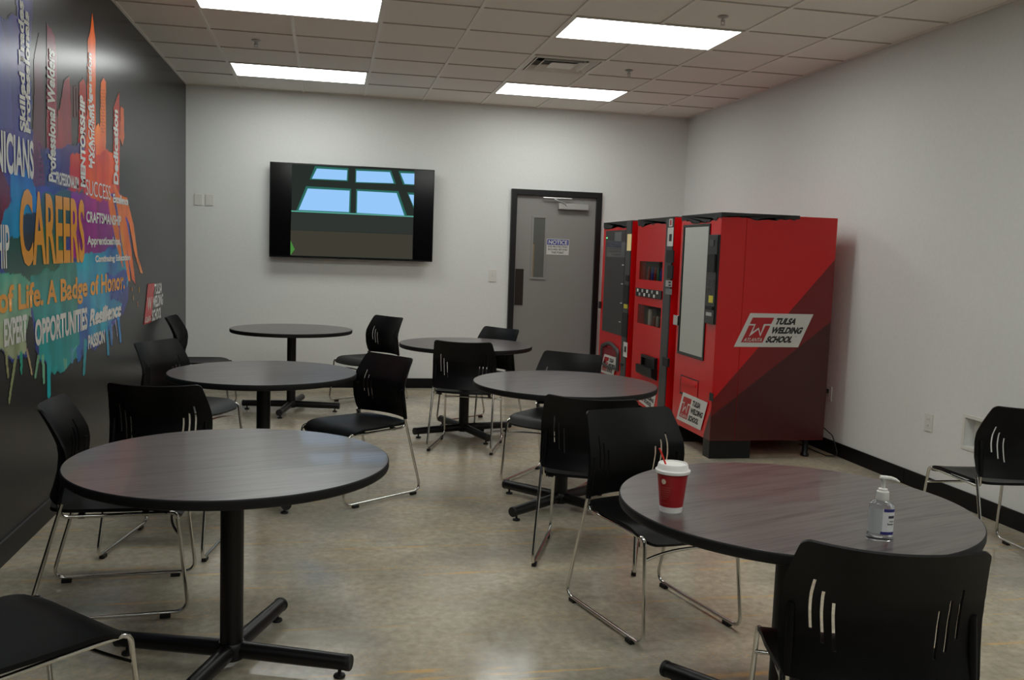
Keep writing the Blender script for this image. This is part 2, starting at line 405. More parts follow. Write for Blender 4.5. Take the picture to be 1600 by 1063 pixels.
xa, xb = tvp(295, 500)[0], tvp(1310, 500)[0]; za, zb = tz0+bz+.010, tz1-bz-.004
bm = B(xa, xb, TY-.0010, TY-.0004, za, zb); obj('picture_background', bm, emis('screen_bg', (40, 46, 42), SCREEN), scr)
sky = (150, 200, 250); teal = (44, 104, 92)
tvpoly('lower_panel', [(288, 690), (1300, 728), (1298, 928), (286, 898)], (62, 60, 50), .0014)
tvpoly('sill_panel', [(293, 545), (1305, 585), (1300, 722), (288, 685)], (48, 52, 48), .0014)
tvpoly('sill_line', [(293, 526), (1308, 572), (1308, 582), (293, 536)], (90, 165, 150), .0016)
tvpoly('green_corner', [(287, 775), (322, 850), (286, 898)], (70, 130, 60), .0016)
for nm, q in (('window_trim', [(490, 158), (768, 176), (764, 284), (446, 268)]), ('window_trim', [(826, 180), (1122, 194), (1162, 306), (824, 296)]),
              ('window_trim', [(1184, 198), (1316, 204), (1314, 318), (1222, 312)]), ('window_trim', [(416, 324), (790, 346), (784, 548), (334, 528)]),
              ('window_trim', [(832, 348), (1182, 366), (1254, 572), (828, 551)]), ('window_trim', [(1256, 376), (1313, 380), (1310, 512)])):
    tvpoly(nm, q, teal, .0018)
for nm, q in (('sky_pane', [(506, 178), (758, 192), (754, 275), (464, 262)]), ('sky_pane', [(834, 196), (1112, 208), (1144, 300), (832, 290)]),
              ('sky_pane', [(1200, 216), (1316, 220), (1314, 310), (1236, 306)]), ('sky_pane', [(430, 344), (778, 362), (772, 540), (354, 522)]),
              ('sky_pane', [(842, 364), (1168, 382), (1232, 568), (838, 546)]), ('sky_pane', [(1268, 394), (1312, 397), (1309, 492)])):
    tvpoly(nm, q, sky, .0022)

# ------------------------------------------------------------------ mural on the left wall
def vnoise(x, y, seed=0):
    xi = np.floor(x).astype(int); yi = np.floor(y).astype(int); xf = x-xi; yf = y-yi
    def h(a, b):
        v = np.sin(a*127.1+b*311.7+seed*74.7)*43758.5453; return v-np.floor(v)
    u = xf*xf*(3-2*xf); v = yf*yf*(3-2*yf)
    return (h(xi, yi)*(1-u)+h(xi+1, yi)*u)*(1-v) + (h(xi, yi+1)*(1-u)+h(xi+1, yi+1)*u)*v
def fbm(x, y, seed=0, o=4):
    s = 0; a = .5
    for k in range(o): s = s+a*vnoise(x*2**k, y*2**k, seed+k*7); a *= .5
    return s
def on_left(px, py): p = onx(px, py, 0.0); return (p[1], p[2])
MY0, MY1, MZ0, MZ1 = -7.6, -1.62, .62, 3.0
NY, NZ = 620, 300
yy, zz = np.meshgrid(np.linspace(MY0, MY1, NY), np.linspace(MZ0, MZ1, NZ))
WALLC = np.array(lin((27, 27, 28)))
colr = np.tile(WALLC, (NZ, NY, 1))
def inpoly(poly, X, Y):
    ins = np.zeros(X.shape, bool); n = len(poly)
    for i in range(n):
        x1, y1 = poly[i]; x2, y2 = poly[(i+1) % n]
        c = ((y1 > Y) != (y2 > Y)) & (X < (x2-x1)*(Y-y1)/(y2-y1+1e-12)+x1); ins ^= c
    return ins
wob = (fbm(yy*6, zz*6, 3)-.47)*.10; wob2 = (fbm(yy*6, zz*6, 11)-.47)*.10
def paint(poly_px, col, jag=1.0, alpha=1.0, col2=None, seed=0, world=False):
    global colr
    poly = poly_px if world else [on_left(*p) for p in poly_px]
    m = inpoly(poly, yy+wob*jag, zz+wob2*jag)
    c = np.array(lin(col))
    if col2 is not None:
        t = np.clip((fbm(yy*2.2, zz*2.2, seed+5)-.28)*2.6, 0, 1)[..., None]; c = c*(1-t)+np.array(lin(col2))*t
    br = (.42+1.15*fbm(yy*9+3*wob, zz*3+9*wob2, seed+21))[..., None]
    a = (m*alpha)[..., None]; colr = colr*(1-a) + np.clip(c*br, 0, 1)*a
# body of the splash
paint([(-260, 120), (-120, -60), (5, 30), (26, 30), (27, -10), (48, -5), (48, 205), (75, 250), (105, 235), (130, 230), (165, 240), (185, 290), (200, 330), (205, 400), (200, 440), (200, 470), (190, 490), (180, 505), (165, 520), (150, 545), (140, 535), (125, 560), (115, 555), (100, 575), (80, 580), (60, 560), (50, 540), (45, 560), (20, 560), (0, 555), (-200, 600), (-300, 400)], (38, 66, 130), 1.0, col2=(66, 60, 128))
paint([(0, 30), (10, 60), (20, 200), (0, 200), (-60, 190), (-80, 40)], (84, 90, 150), .5, .7, (60, 66, 130), 2)
paint([(27, -10), (48, -5), (47, 205), (27, 205)], (66, 68, 140), .15, .85, (52, 56, 110), 3)
# red towers and spires
paint([(73, 36), (80, 45), (86, 58), (88, 90), (89, 290), (72, 290)], (142, 40, 42), .12, 1, (120, 46, 66), 4)
paint([(61, 50), (66, 90), (71, 290), (50, 290), (54, 90)], (98, 36, 54), .3, .8, (60, 40, 70), 5)
paint([(93, 170), (100, 125), (108, 120), (112, 210), (112, 300), (88, 290), (90, 170)], (128, 48, 66), .3, .85, (150, 56, 50), 6)
paint([(124, 128), (130, 122), (134, 135), (136, 300), (120, 300)], (160, 60, 40), .15, 1, (140, 44, 52), 7)
paint([(144, 20), (147, 48), (149, 62), (149, 300), (134, 300), (137, 62), (141, 48)], (190, 58, 30), .06, 1, (214, 110, 40), 8)
paint([(157, 130), (161, 122), (165, 128), (165, 300), (150, 300), (149, 200), (153, 192), (156, 200)], (216, 132, 44), .1, 1, (196, 80, 34), 9)
paint([(186, 143), (187, 200), (186, 300), (176, 300), (177, 168)], (170, 58, 38), .06, 1, (176, 74, 40), 10)
paint([(188, 165), (193, 170), (194, 215), (191, 228), (187, 215)], (184, 92, 48), .06)
# coloured clouds
paint([(0, 270), (16, 300), (18, 330), (6, 345), (-80, 350), (-80, 270)], (120, 36, 44), 1, .95, (90, 30, 40), 12)
paint([(14, 270), (50, 262), (62, 330), (40, 380), (10, 400), (-10, 360), (20, 320)], (36, 96, 168), 1, .95, (70, 140, 180), 13)
paint([(62, 240), (130, 220), (134, 270), (100, 300), (70, 290)], (52, 40, 90), 1, .9, (40, 60, 120), 14)
paint([(108, 240), (178, 238), (188, 290), (150, 330), (112, 310)], (212, 104, 36), 1, .95, (186, 50, 36), 15)
paint([(66, 300), (130, 300), (132, 360), (90, 380), (60, 350)], (58, 40, 84), 1, .9, (40, 90, 80), 16)
paint([(112, 300), (172, 315), (176, 380), (140, 420), (110, 400)], (140, 44, 110), 1, .95, (110, 40, 120), 17)
paint([(10, 380), (60, 350), (100, 380), (110, 430), (60, 450), (20, 440), (0, 420)], (34, 96, 62), 1, .95, (30, 50, 60), 18)
paint([(36, 330), (56, 330), (60, 380), (46, 400), (34, 380)], (32, 36, 52), .8, .9)
paint([(-60, 430), (20, 430), (50, 440), (48, 520), (40, 555), (0, 555), (-80, 560)], (150, 158, 128), 1, .95, (80, 150, 130), 19)
paint([(50, 430), (120, 410), (128, 470), (120, 556), (100, 575), (80, 580), (60, 556), (52, 500)], (44, 146, 146), 1, .95, (60, 120, 110), 20)
paint([(120, 400), (190, 385), (200, 440), (185, 490), (165, 515), (140, 535), (122, 550)], (50, 98, 160), 1, .95, (60, 150, 170), 21)
paint([(165, 430), (198, 425), (196, 470), (172, 470)], (52, 70, 150), 1, .9, (50, 40, 100), 22)
paint([(44, 495), (50, 500), (53, 545), (50, 572), (44, 560), (40, 530)], (40, 40, 42), .6)
# orange and yellow streaks that run down to the right
for q, c1 in (([(176, 280), (186, 300), (200, 360), (210, 430), (212, 446), (206, 436), (196, 380), (182, 320)], (190, 64, 44)),
              ([(184, 300), (198, 310), (208, 350), (214, 395), (223, 428), (219, 428), (209, 392), (202, 350), (190, 330)], (214, 150, 50)),
              ([(180, 310), (190, 330), (199, 400), (203, 440), (200, 440), (190, 380)], (206, 170, 60)),
              ([(166, 300), (176, 310), (186, 360), (192, 420), (186, 400), (172, 340)], (190, 110, 44))):
    paint(q, c1, .35, 1, (206, 112, 36), 31)
for x, y0, y1, c in ((207, 460, 470, (150, 120, 60)), (214, 470, 480, (140, 90, 60)), (216, 448, 458, (150, 120, 60)), (174, 505, 530, (120, 130, 170)), (205, 448, 456, (180, 120, 60))):
    paint([(x, y0), (x+1.2, y0+2), (x+1.8, y1), (x+.6, y1)], c, .1)
# drips
def drip(x0, y0, x1, y1, w, c):
    paint([(x0-w/2, y0), (x0+w/2, y0), (x1+w*.36, y1-4), (x1+w*.28, y1), (x1-w*.28, y1), (x1-w*.36, y1-4)], c, .12)
for d_ in ((9, 548, 12, 590, 4, (150, 150, 116)), (27, 540, 14, 631, 4.5, (150, 158, 120)), (33, 550, 33, 586, 4, (70, 150, 130)), (41, 545, 49, 587, 3, (176, 160, 130)),
           (60, 555, 55, 591, 4, (120, 160, 130)), (66, 555, 68, 601, 4, (120, 170, 140)), (76, 555, 76, 622, 6.5, (40, 150, 156)), (87, 570, 85, 584, 6, (60, 150, 150)),
           (101, 560, 102, 577, 6, (110, 170, 150)), (112, 545, 112, 568, 5, (90, 140, 170)), (122, 540, 123, 565, 8, (50, 100, 160)), (133, 530, 131, 586, 5, (70, 150, 160)),
           (166, 510, 169, 556, 4, (60, 130, 160)), (171, 500, 174, 540, 4, (60, 110, 160)), (184, 492, 188, 536, 4, (66, 120, 170)), (180, 500, 183, 528, 2, (150, 150, 170)), (120, 540, 112, 556, 3, (90, 160, 160))):
    drip(*d_)
# window rows of the printed skyline
for x in (57, 62, 67, 73):
    for y in range(240, 290, 7): paint([(x, y), (x+3, y), (x+3, y+3), (x, y+3)], (40, 36, 40), 0, .6)
for k in range(11): paint([(110, 135+k*4.5), (121, 136+k*4.5), (121, 137.5+k*4.5), (110, 136.5+k*4.5)], (120, 44, 40), 0, .8)
for k in range(14): paint([(157, 140+k*5), (164, 141+k*5), (164, 142.5+k*5), (157, 141.5+k*5)], (120, 60, 40), 0, .8)

lum = colr.mean(2, keepdims=True); sat = np.abs(colr-WALLC).sum(2, keepdims=True) > 1e-4
colr = np.where(sat, np.clip(lum+1.3*(colr-lum), .002, 1), colr)
mural = thing('wall_mural', 'colourful paint-splash skyline mural with words on the charcoal left wall', 'mural', (.0, -4.2, .62))
me = bpy.data.meshes.new('paint_splash')
V = np.stack([np.full(yy.size, .0015), yy.ravel()+4.2, zz.ravel()-.62], 1)
i0 = (np.arange(NZ-1)[:, None]*NY + np.arange(NY-1)[None, :]).ravel()
# keep only the painted cells, so that bare wall stays bare
pm = (np.abs(colr-WALLC).sum(2) > 1e-4)
cell = (pm[:-1, :-1] | pm[1:, :-1] | pm[:-1, 1:] | pm[1:, 1:]).ravel(); i0 = i0[cell]
Fq = np.stack([i0, i0+1, i0+NY+1, i0+NY], 1)
used = np.unique(Fq); remap = np.full(yy.size, -1); remap[used] = np.arange(len(used)); Fq = remap[Fq]
me.vertices.add(len(used)); me.vertices.foreach_set('co', V[used].ravel())
me.loops.add(Fq.size); me.loops.foreach_set('vertex_index', Fq.ravel())
me.polygons.add(len(Fq)); me.polygons.foreach_set('loop_start', np.arange(len(Fq))*4)
me.update(calc_edges=True)
ca = me.color_attributes.new('paint', 'FLOAT_COLOR', 'POINT')
ca.data.foreach_set('color', np.concatenate([colr.reshape(-1, 3)[used], np.ones((len(used), 1))], 1).astype(np.float32).ravel())
m_mural = mat('mural_print', (27, 27, 28), .27, spec=.27); t_, n_, l_, b_ = nt(m_mural)
at = n_.new('ShaderNodeAttribute'); at.attribute_name = 'paint'; l_.new(at.outputs[0], b_.inputs['Base Color'])
me.materials.append(m_mural)
link('paint_splash', me, mural)
m_mw = mat('mural_white', (206, 204, 198), .27, spec=.27); m_mo = mat('mural_gold', (214, 142, 36), .27, spec=.27); m_mr = mat('mural_red', (180, 30, 34), .27, spec=.27)
def mural_text(s, lb, lt, rb, rt, m, bold=.02, cover=1.0, vertical=False, shear=0.0, name='lettering', off=.0035):
    """lb lt rb rt: photo positions of the four corners of the visible word; cover: visible share, counted from the right end"""
    P = [on_left(*q) for q in (lb, lt, rb, rt)]
    y0 = (P[0][0]+P[1][0])/2; y1 = (P[2][0]+P[3][0])/2; z0 = (P[0][1]+P[2][1])/2; z1 = (P[1][1]+P[3][1])/2
    y0 = y1-(y1-y0)/cover
    if vertical: bm = fit_text(s, (off, y1, z0), (off, y1, z1), (off, y0, z0), bold, shear)
    else: bm = fit_text(s, (off, y0, z0), (off, y1, z0), (off, y0, z1), bold, shear)
    return obj(name, bm, m, mural)
mural_text('TECHNICIANS', (0, 269), (0, 202), (52, 281), (51, 221), m_mw, .03, .52)
mural_text('Skilled Trades', (28, 205), (28, 1), (37, 205), (37, 1), m_mw, .04, vertical=True, off=.0046)
mural_text('Professionals', (37, 207), (37, 18), (45, 207), (45, 18), m_mw, .045, vertical=True, off=.0046)
mural_text('Professional Welders', (73, 284), (73, 77), (85, 284), (85, 77), m_mw, .04, vertical=True, off=.0046)
mural_text('MENTORSHIP', (124, 292), (124, 150), (132, 292), (132, 150), m_mw, .05, vertical=True, off=.0046)
mural_text('HVAC/Refrigeration', (136.5, 262), (136.5, 83), (144, 262), (144, 83), m_mw, .04, vertical=True, off=.0046)
mural_text('Technicians', (141, 260), (141, 162), (146.5, 260), (146.5, 162), m_mw, .02, vertical=True, off=.0042)
mural_text('Dedication', (176, 288), (176, 171), (183.5, 288), (183.5, 171), m_mw, .045, vertical=True, off=.0046)
mural_text('PROFESSIONALISM', (86.6, 288), (86.6, 268), (122, 296), (122, 277), m_mw, .03)
mural_text('SUCCESS', (133, 305), (133, 281), (172, 312.6), (172, 289.5), m_mw, -.004)
mural_text('Excellence', (176, 317.7), (176, 303.6), (199.5, 320.5), (199.5, 308), m_mw, .045)
mural_text('CRAFTSMANSHIP', (134, 348.8), (134, 330), (188.5, 352), (188.5, 337.5), m_mw, .025)
mural_text('Apprenticeships,', (135.5, 386), (135.5, 368.5), (188, 387), (188, 371), m_mw, .03)
mural_text('Continuing Education', (148, 412), (148, 399), (203, 410.5), (203, 397.5), m_mw, .045)
mural_text('CAREERS', (29.6, 416.5), (29.6, 294), (131, 411), (131, 312), m_mo, .028)
mural_text('A Way of Life. A Badge of Honor.', (0, 500), (0, 447), (194, 462), (194, 424), m_mo, .03, .76)
mural_text('LEADERSHIP', (0, 421), (0, 350), (13.5, 420), (13.5, 351), m_mw, .02, .18)
mural_text('EXPERT', (5, 542), (5, 498), (41, 533), (41, 492), m_mw, .04)
mural_text('OPPORTUNITIES', (53.6, 543.5), (53.6, 499.5), (135.5, 513.9), (135.5, 480), m_mw, .04)
mural_text('Resilience', (138.8, 509.6), (138.8, 481), (188.5, 495.5), (188.5, 473), m_mw, .05, shear=.2)
mural_text('PASSION', (136.8, 545), (136.8, 522), (162.8, 537), (162.8, 516.7), m_mw, .045)
# school logo at the end of the mural
p = [on_left(*q) for q in ((230.5, 444), (241, 442.5), (235, 504), (224, 507.5))]
bm = bmesh.new(); prism(bm, [(.0035, y, z) for y, z in p], (.0005, 0, 0)); obj('logo_block', bm, m_mr, mural)
mural_text('W', (230, 486), (230, 465), (236.5, 484), (236.5, 464), m_mw, .0, shear=.2, off=.0048)
mural_text('ATLANTA', (225.5, 505), (225.5, 496), (234.5, 502), (234.5, 493.5), m_mw, .03, shear=.2, off=.0048)
mural_text('TULSA', (240.5, 461), (240.5, 444), (252, 458), (252, 441.5), m_mw, .04, shear=.25)
mural_text('WELDING', (238.5, 481), (238.5, 463), (254, 477), (254, 458.5), m_mw, .04, shear=.25)
mural_text('SCHOOL', (236.5, 502), (236.5, 484), (251, 498), (251, 480.5), m_mw, .04, shear=.25)

# ------------------------------------------------------------------ ceiling lights, vent, sprinklers
def troffer(u, v, label, group=None):
    x0, x1, y0, y1 = gx(u)+.012, gx(u+2)-.012, gy(v)+.006, gy(v+1)-.006
    t = thing('ceiling_light', label, 'ceiling light', ((x0+x1)/2, (y0+y1)/2, H-.004), group=group)
    bm = bmesh.new(); w = .016
    box(bm, x0, x1, y0, y0+w, H-.005, H+.003); box(bm, x0, x1, y1-w, y1, H-.005, H+.003)
    box(bm, x0, x0+w, y0+w, y1-w, H-.005, H+.003); box(bm, x1-w, x1, y0+w, y1-w, H-.005, H+.003)
    obj('light_frame', bm, m_bar, t)
    obj('diffuser', B(x0+w, x1-w, y0+w, y1-w, H-.004, H+.002), m_panel, t)
gl = 'rectangular ceiling light panels'
troffer(0, -1, 'large lit ceiling panel cut by the top edge, upper left', gl)
troffer(0, 3, 'lit ceiling panel above the television', gl)
troffer(4, -1, 'large lit ceiling panel nearer the camera, upper right, before the vent', gl)
troffer(4, 3, 'lit ceiling panel above the door, behind the vent', gl)
for v in (-6, -10, -14):
    for u in (0, 4): troffer(u, v, 'lit ceiling panel outside the picture, nearer the camera end', 'lit ceiling panels out of view')

vx0, vx1, vy0, vy1 = gx(4)+.012, gx(5)-.012, gy(1)+.006, gy(2)-.006
t = thing('ceiling_vent', 'square white air vent in the ceiling between two light panels', 'air vent', ((vx0+vx1)/2, (vy0+vy1)/2, H-.006))
cx, cy = (vx0+vx1)/2, (vy0+vy1)/2; hw = (vx1-vx0)/2; hh = (vy1-vy0)/2
obj('vent_throat', B(vx0+.002, vx1-.002, vy0+.002, vy1-.002, H+.085, H+.098), mat('vent_throat', (30, 28, 26), .8), t)
def ring(bm, r0, r1, z0, z1):
    """square louvre: sloping sheet from half-size r0 at height z0 to r1 at z1"""
    c = [(-1, -1), (1, -1), (1, 1), (-1, 1)]; th = .003
    for k in range(4):
        a, b = c[k], c[(k+1) % 4]
        P = [(cx+a[0]*r0, cy+a[1]*r0, z0), (cx+b[0]*r0, cy+b[1]*r0, z0), (cx+b[0]*r1, cy+b[1]*r1, z1), (cx+a[0]*r1, cy+a[1]*r1, z1)]
        prism(bm, P, (0, 0, -th))
bm = bmesh.new(); ring(bm, .291, .272, H-.002, H-.006); obj('vent_frame', bm, m_bar, t)
for r0, r1, z0, z1 in ((.222, .250, H-.006, H+.032), (.150, .180, H-.008, H+.028)):
    bm = bmesh.new(); ring(bm, r1, r0, z0, z1); ring(bm, r1+.010, r1, z0-.001, z0); obj('louvre', bm, m_bar, t)
obj('vent_center_plate', B(cx-.105, cx+.105, cy-.105, cy+.105, H-.010, H-.006, bev=.001), m_bar, t)
for (px, py), lab in (((400, 63), 'ceiling sprinkler head left, above the television'), ((1130, 26), 'ceiling sprinkler head at upper right, above the big light panel'), ((983, 110), 'ceiling sprinkler head beside the vent')):
    p = onz(px, py, H)
    t = thing('sprinkler_head', lab, 'sprinkler', (p[0], p[1], H), group='ceiling sprinkler heads')
    obj('escutcheon', L([(.034, 0), (.034, -.004), (.022, -.010)], (p[0], p[1], H), 20), m_alu, t, 40)
    obj('sprinkler_body', L([(.010, -.008), (.010, -.03), (.005, -.034)], (p[0], p[1], H), 12), m_alu, t, 40)
    bm = bmesh.new(); tube(bm, [(p[0]-.012, p[1], H-.02), (p[0]-.012, p[1], H-.042), (p[0], p[1], H-.052), (p[0]+.012, p[1], H-.042), (p[0]+.012, p[1], H-.02)], .003, 6)
    obj('sprinkler_arm', bm, m_alu, t, 60)
    obj('deflector', L([(.016, -.052), (.016, -.054)], (p[0], p[1], H), 14), m_alu, t)

# ------------------------------------------------------------------ round tables
def table(x, y, ang, label):
    t = thing('round_table', label, 'table', (x, y, 0), group='round dining tables')
    R_, z1, z0 = .5334, .74, .707
    obj('tabletop', L([(R_-.0035, z1-.0008), (R_-.0040, z1)], (x, y, 0), 128, cap0=False), m_wood, t, 30)
    obj('edge_band', L([(R_-.10, z0), (R_-.008, z0), (R_-.002, z0+.004), (R_, z0+.010), (R_, z1-.005), (R_-.0012, z1-.0018), (R_-.0036, z1-.0004)], (x, y, 0), 128, cap1=False), m_edge, t, 50)
    obj('mounting_plate', B(x-.14, x+.14, y-.14, y+.14, z0-.008, z0, bev=.002), m_blk, t)
    obj('column', L([(.0395, .085), (.0395, z0-.008)], (x, y, 0), 32), m_blk, t, 40)
    obj('hub', L([(.044, .03), (.050, .036), (.050, .080), (.042, .09)], (x, y, 0), 32), m_blk, t, 40)
    for k in range(4):
        a = radians(ang+90*k); c, s = cos(a), sin(a)
        bm = bmesh.new(); pts = [(x+c*.03, y+s*.03, .062), (x+c*.25, y+s*.25, .058), (x+c*.425, y+s*.425, .055)]
        tube(bm, pts, [.030, .029, .027], 16)
        arm = obj('base_arm', bm, m_blk, t, 40)
        bm = bmesh.new(); tube(bm, [(x+c*.42, y+s*.42, .055), (x+c*.433, y+s*.433, .055), (x+c*.437, y+s*.437, .055)], [.0285, .0285, .025], 16); obj('end_cap', bm, m_rub, arm, 40)
        obj('leveling_foot', L([(.019, 0), (.021, .004), (.019, .010), (.006, .014), (.006, .032)], (x+c*.395, y+s*.395, 0), 16), m_rub, arm, 40)
    return t
table(1.111, -6.501, -20, 'round dark wood-grain table in the left foreground')
table(1.061, -4.268, 21, 'round grey table behind the left foreground table, in middle of left column')
table(1.105, -1.379, -11, 'round table farthest back, under the television')
table(2.511, -2.495, 18, 'round table in front of the grey door')
table(2.777, -4.631, 38, 'round table beside the red vending machines')
table(2.840, -7.178, 35, 'round table with the red cup and sanitizer bottle on it')

# ------------------------------------------------------------------ chairs
def back_w(z):
    zs = [.47, .50, .56, .66, .70, .76, .83]; ws = [.228, .233, .236, .237, .234, .224, .211]
    w = float(np.interp(z, zs, ws)); zt, r = .832, .020
    if z > zt-r: w -= r - sqrt(max(r*r-(z-(zt-r))**2, 0))
    zb, r = .466, .018
    if z < zb+r: w -= r - sqrt(max(r*r-((zb+r)-z)**2, 0))
    return w
_by = ([.466, .50, .56, .63, .68, .73, .78, .835], [-.170, -.158, -.143, -.137, -.144, -.163, -.186, -.216])
def back_y(x, z):
    t = x/.235; return float(np.interp(z, *_by)) - .064*(1-t*t)
def build_chair():
    t = bpy.data.objects.new('stacking_chair', None); COL.objects.link(t); t.empty_display_size = .1
    # back rest, with three curved slots each side
    us = [0, .03, .06, .09, .112, .1165, .1235, .128, .137, .1415, .1485, .153, .162, .1665, .1735, .178, .19, .205, .22, .2275, .232, .235]
    U = [-u for u in us[:0:-1]] + us
    zs = sorted(set([.466, .468, .472, .477, .484, .50, .515, .53, .545, .56, .575, .59, .605, .62, .635, .65, .665, .68, .695, .71, .725, .74, .755, .77, .785, .80, .804, .812, .819, .825, .829, .8315, .832]))
    slots = {(.1165, .1235): (.545, .665), (.1415, .1485): (.560, .695), (.1665, .1735): (.590, .725)}
    bm = bmesh.new(); grid = []
    for z in zs:
        row = []; w = back_w(z)
        for u in U:
            a = abs(u); k = w/.235; s = 1 if u >= 0 else -1
            g = max(0, 1-abs(a-.145)/.07); g = min(1, g*2.2)
            x = a*(k if a > .19 else 1+(k-1)*(a/.19)**2)
            x += g*(.003*sin((z-.53)/.2*pi) - .004 + .05*(z-.63))*(1 if .5 < z < .78 else 0)
            row.append(bm.verts.new((s*x, back_y(s*x, z), z - .010*(1-(x/.235)**2)*max(0, (z-.66)/.17))))
        grid.append(row)
    for j in range(len(zs)-1):
        zm = (zs[j]+zs[j+1])/2
        for i in range(len(U)-1):
            a0, a1 = sorted((abs(U[i]), abs(U[i+1]))); hole = False
            for (p, q), (lo, hi) in slots.items():
                if abs(a0-p) < 1e-6 and abs(a1-q) < 1e-6 and lo < zm < hi: hole = True
            if not hole: bm.faces.new((grid[j][i], grid[j][i+1], grid[j+1][i+1], grid[j+1][i]))
    bmesh.ops.recalc_face_normals(bm, faces=bm.faces)
    r = bmesh.ops.solidify(bm, geom=bm.faces[:], thickness=.0075)
    obj('backrest', bm, m_chair, t, 38)
    # seat shell
    N, Mv = 26, 24; bm = bmesh.new(); g = []
    for j in range(Mv+1):
        row = []; v = j/Mv
        for i in range(N+1):
            u = -1+2*i/N
            w = .212+.016*min(1, v*1.6)
            y0 = -.205-.022*(1-u*u); y1 = .262+.012*(1-u*u)
            # superelliptic front corners, clipped rear corners
            au = abs(u)
            if au > .74: k = (au-.74)/.26; y1 -= .060*(1-sqrt(max(0, 1-k*k)))
            if au > .80: k = (au-.80)/.20; y0 += .050*(1-sqrt(max(0, 1-k*k)))
            y = y0+(y1-y0)*v; x = u*w
            z = .441 - .014*(1-u*u)*sin(pi*min(1, max(0, (.20-y)/.42)))
            if y > .13: z -= ((y-.13)**2)*2.3
            if y < -.13: z += ((-.13-y)**2)*1.0
            z += .004*au**3
            row.append(bm.verts.new((x, y, z)))
        g.append(row)
    for j in range(Mv):
        for i in range(N): bm.faces.new((g[j][i], g[j][i+1], g[j+1][i+1], g[j+1][i]))
    bmesh.ops.recalc_face_normals(bm, faces=bm.faces)
    if bm.faces[:][0].normal.z > 0: pass
    bmesh.ops.solidify(bm, geom=bm.faces[:], thickness=.013)
    obj('seat', bm, m_chair, t, 35)
    r_ = .0078
    for s in (-1, 1):
        # one bent tube per side: rear leg, floor runner, front leg
        pts = fillet([(s*.2265, -.163, .472), (s*.238, -.292, .020), (s*.232, .292, .020), (s*.218, .248, .418), (s*.205, .05, .414)], [.045, .05, .030], 7)
        bm = bmesh.new(); tube(bm, pts, r_, 10); obj('sled_leg', bm, m_chrome, t, 60)
        pts = fillet([(s*.205, .06, .414), (s*.212, -.176, .416), (s*.216, -.176, .50), (s*.213, -.158, .62)], [.035, .08], 6)
        bm = bmesh.new(); tube(bm, pts, r_*.95, 10); obj('back_upright', bm, m_chrome, t, 60)
        bm = bmesh.new(); tube(bm, fillet([(s*.2155, -.1775, .468), (s*.2145, -.166, .55), (s*.2125, -.154, .645)], [.1], 4), [.0115]*6+[.010], 12)
        obj('back_sleeve', bm, m_chair, t, 50)
        for y in (-.235, .205):
            bm = bmesh.new(); box(bm, s*.235-.011, s*.235+.011, y-.02, y+.02, 0, .017, bev=.003); obj('glide', bm, m_rub, t)
    n = 14; pts = []
    for k in range(n+1):
        u = -1+2*k/n; pts.append((u*.222, .252-.04*(1-u*u), .335+.012*(1-u*u)))
    bm = bmesh.new(); tube(bm, pts, .0065, 8); obj('crossbar', bm, m_chrome, t, 60)
    bm = bmesh.new()
    for s in (-1, 1):
        for y in (-.10, .13): box(bm, s*.19-.014, s*.19+.014, y-.012, y+.012, .404, .424, bev=.002)
    obj('seat_bracket', bm, m_rub, t)
    return t
proto = build_chair()
def copy_chair():
    r = proto.copy(); COL.objects.link(r)
    for ch in proto.children:
        c = ch.copy(); COL.objects.link(c); c.parent = r
    return r
CH = [
 (2.756, -6.232, -2.887, 'black chair facing the camera at the table with the red cup'),
 (1.615, -4.246, 2.215, 'black chair facing left at right side of the middle left table'),
 (2.466, -2.942, -.336, 'black chair seen from behind at the table before the grey door'),
 (.592, -5.827, -1.494, 'black chair seen side-on against the mural wall, left of the foreground table'),
 (2.804, -7.629, -.31, 'black chair seen from behind in the right foreground, cut by bottom edge'),
 (2.709, -5.47, -.377, 'black chair seen from behind at the table beside the vending machines'),
 (4.787, -5.719, -.074, 'black chair by the right wall, cut by the right edge'),
 (2.884, -4.028, 2.441, 'black chair behind the table beside the vending machines, facing the camera'),
 (2.716, -2.068, 2.177, 'black chair just before the grey door, only its back top above the table'),
 (1.815, -.951, 2.206, 'black chair at the right side of the table under the television'),
 (.524, -3.546, -2.051, 'black chair facing the camera between mural and middle left table'),
 (.310, -1.332, -1.604, 'black chair farthest back at the mural wall, beside the television table'),
 (.690, -5.112, -.18, 'black chair seen from behind, just beyond the left foreground table'),
 (.585, -7.199, -.78, 'black chair at bottom left corner, only its seat in view'),
]
for i, (x, y, a, lab) in enumerate(CH):
    o = proto if i == 0 else copy_chair()
    o.location = (x, y, 0); o.rotation_euler = (0, 0, a); tag(o, lab, 'chair', 'black stacking chairs')

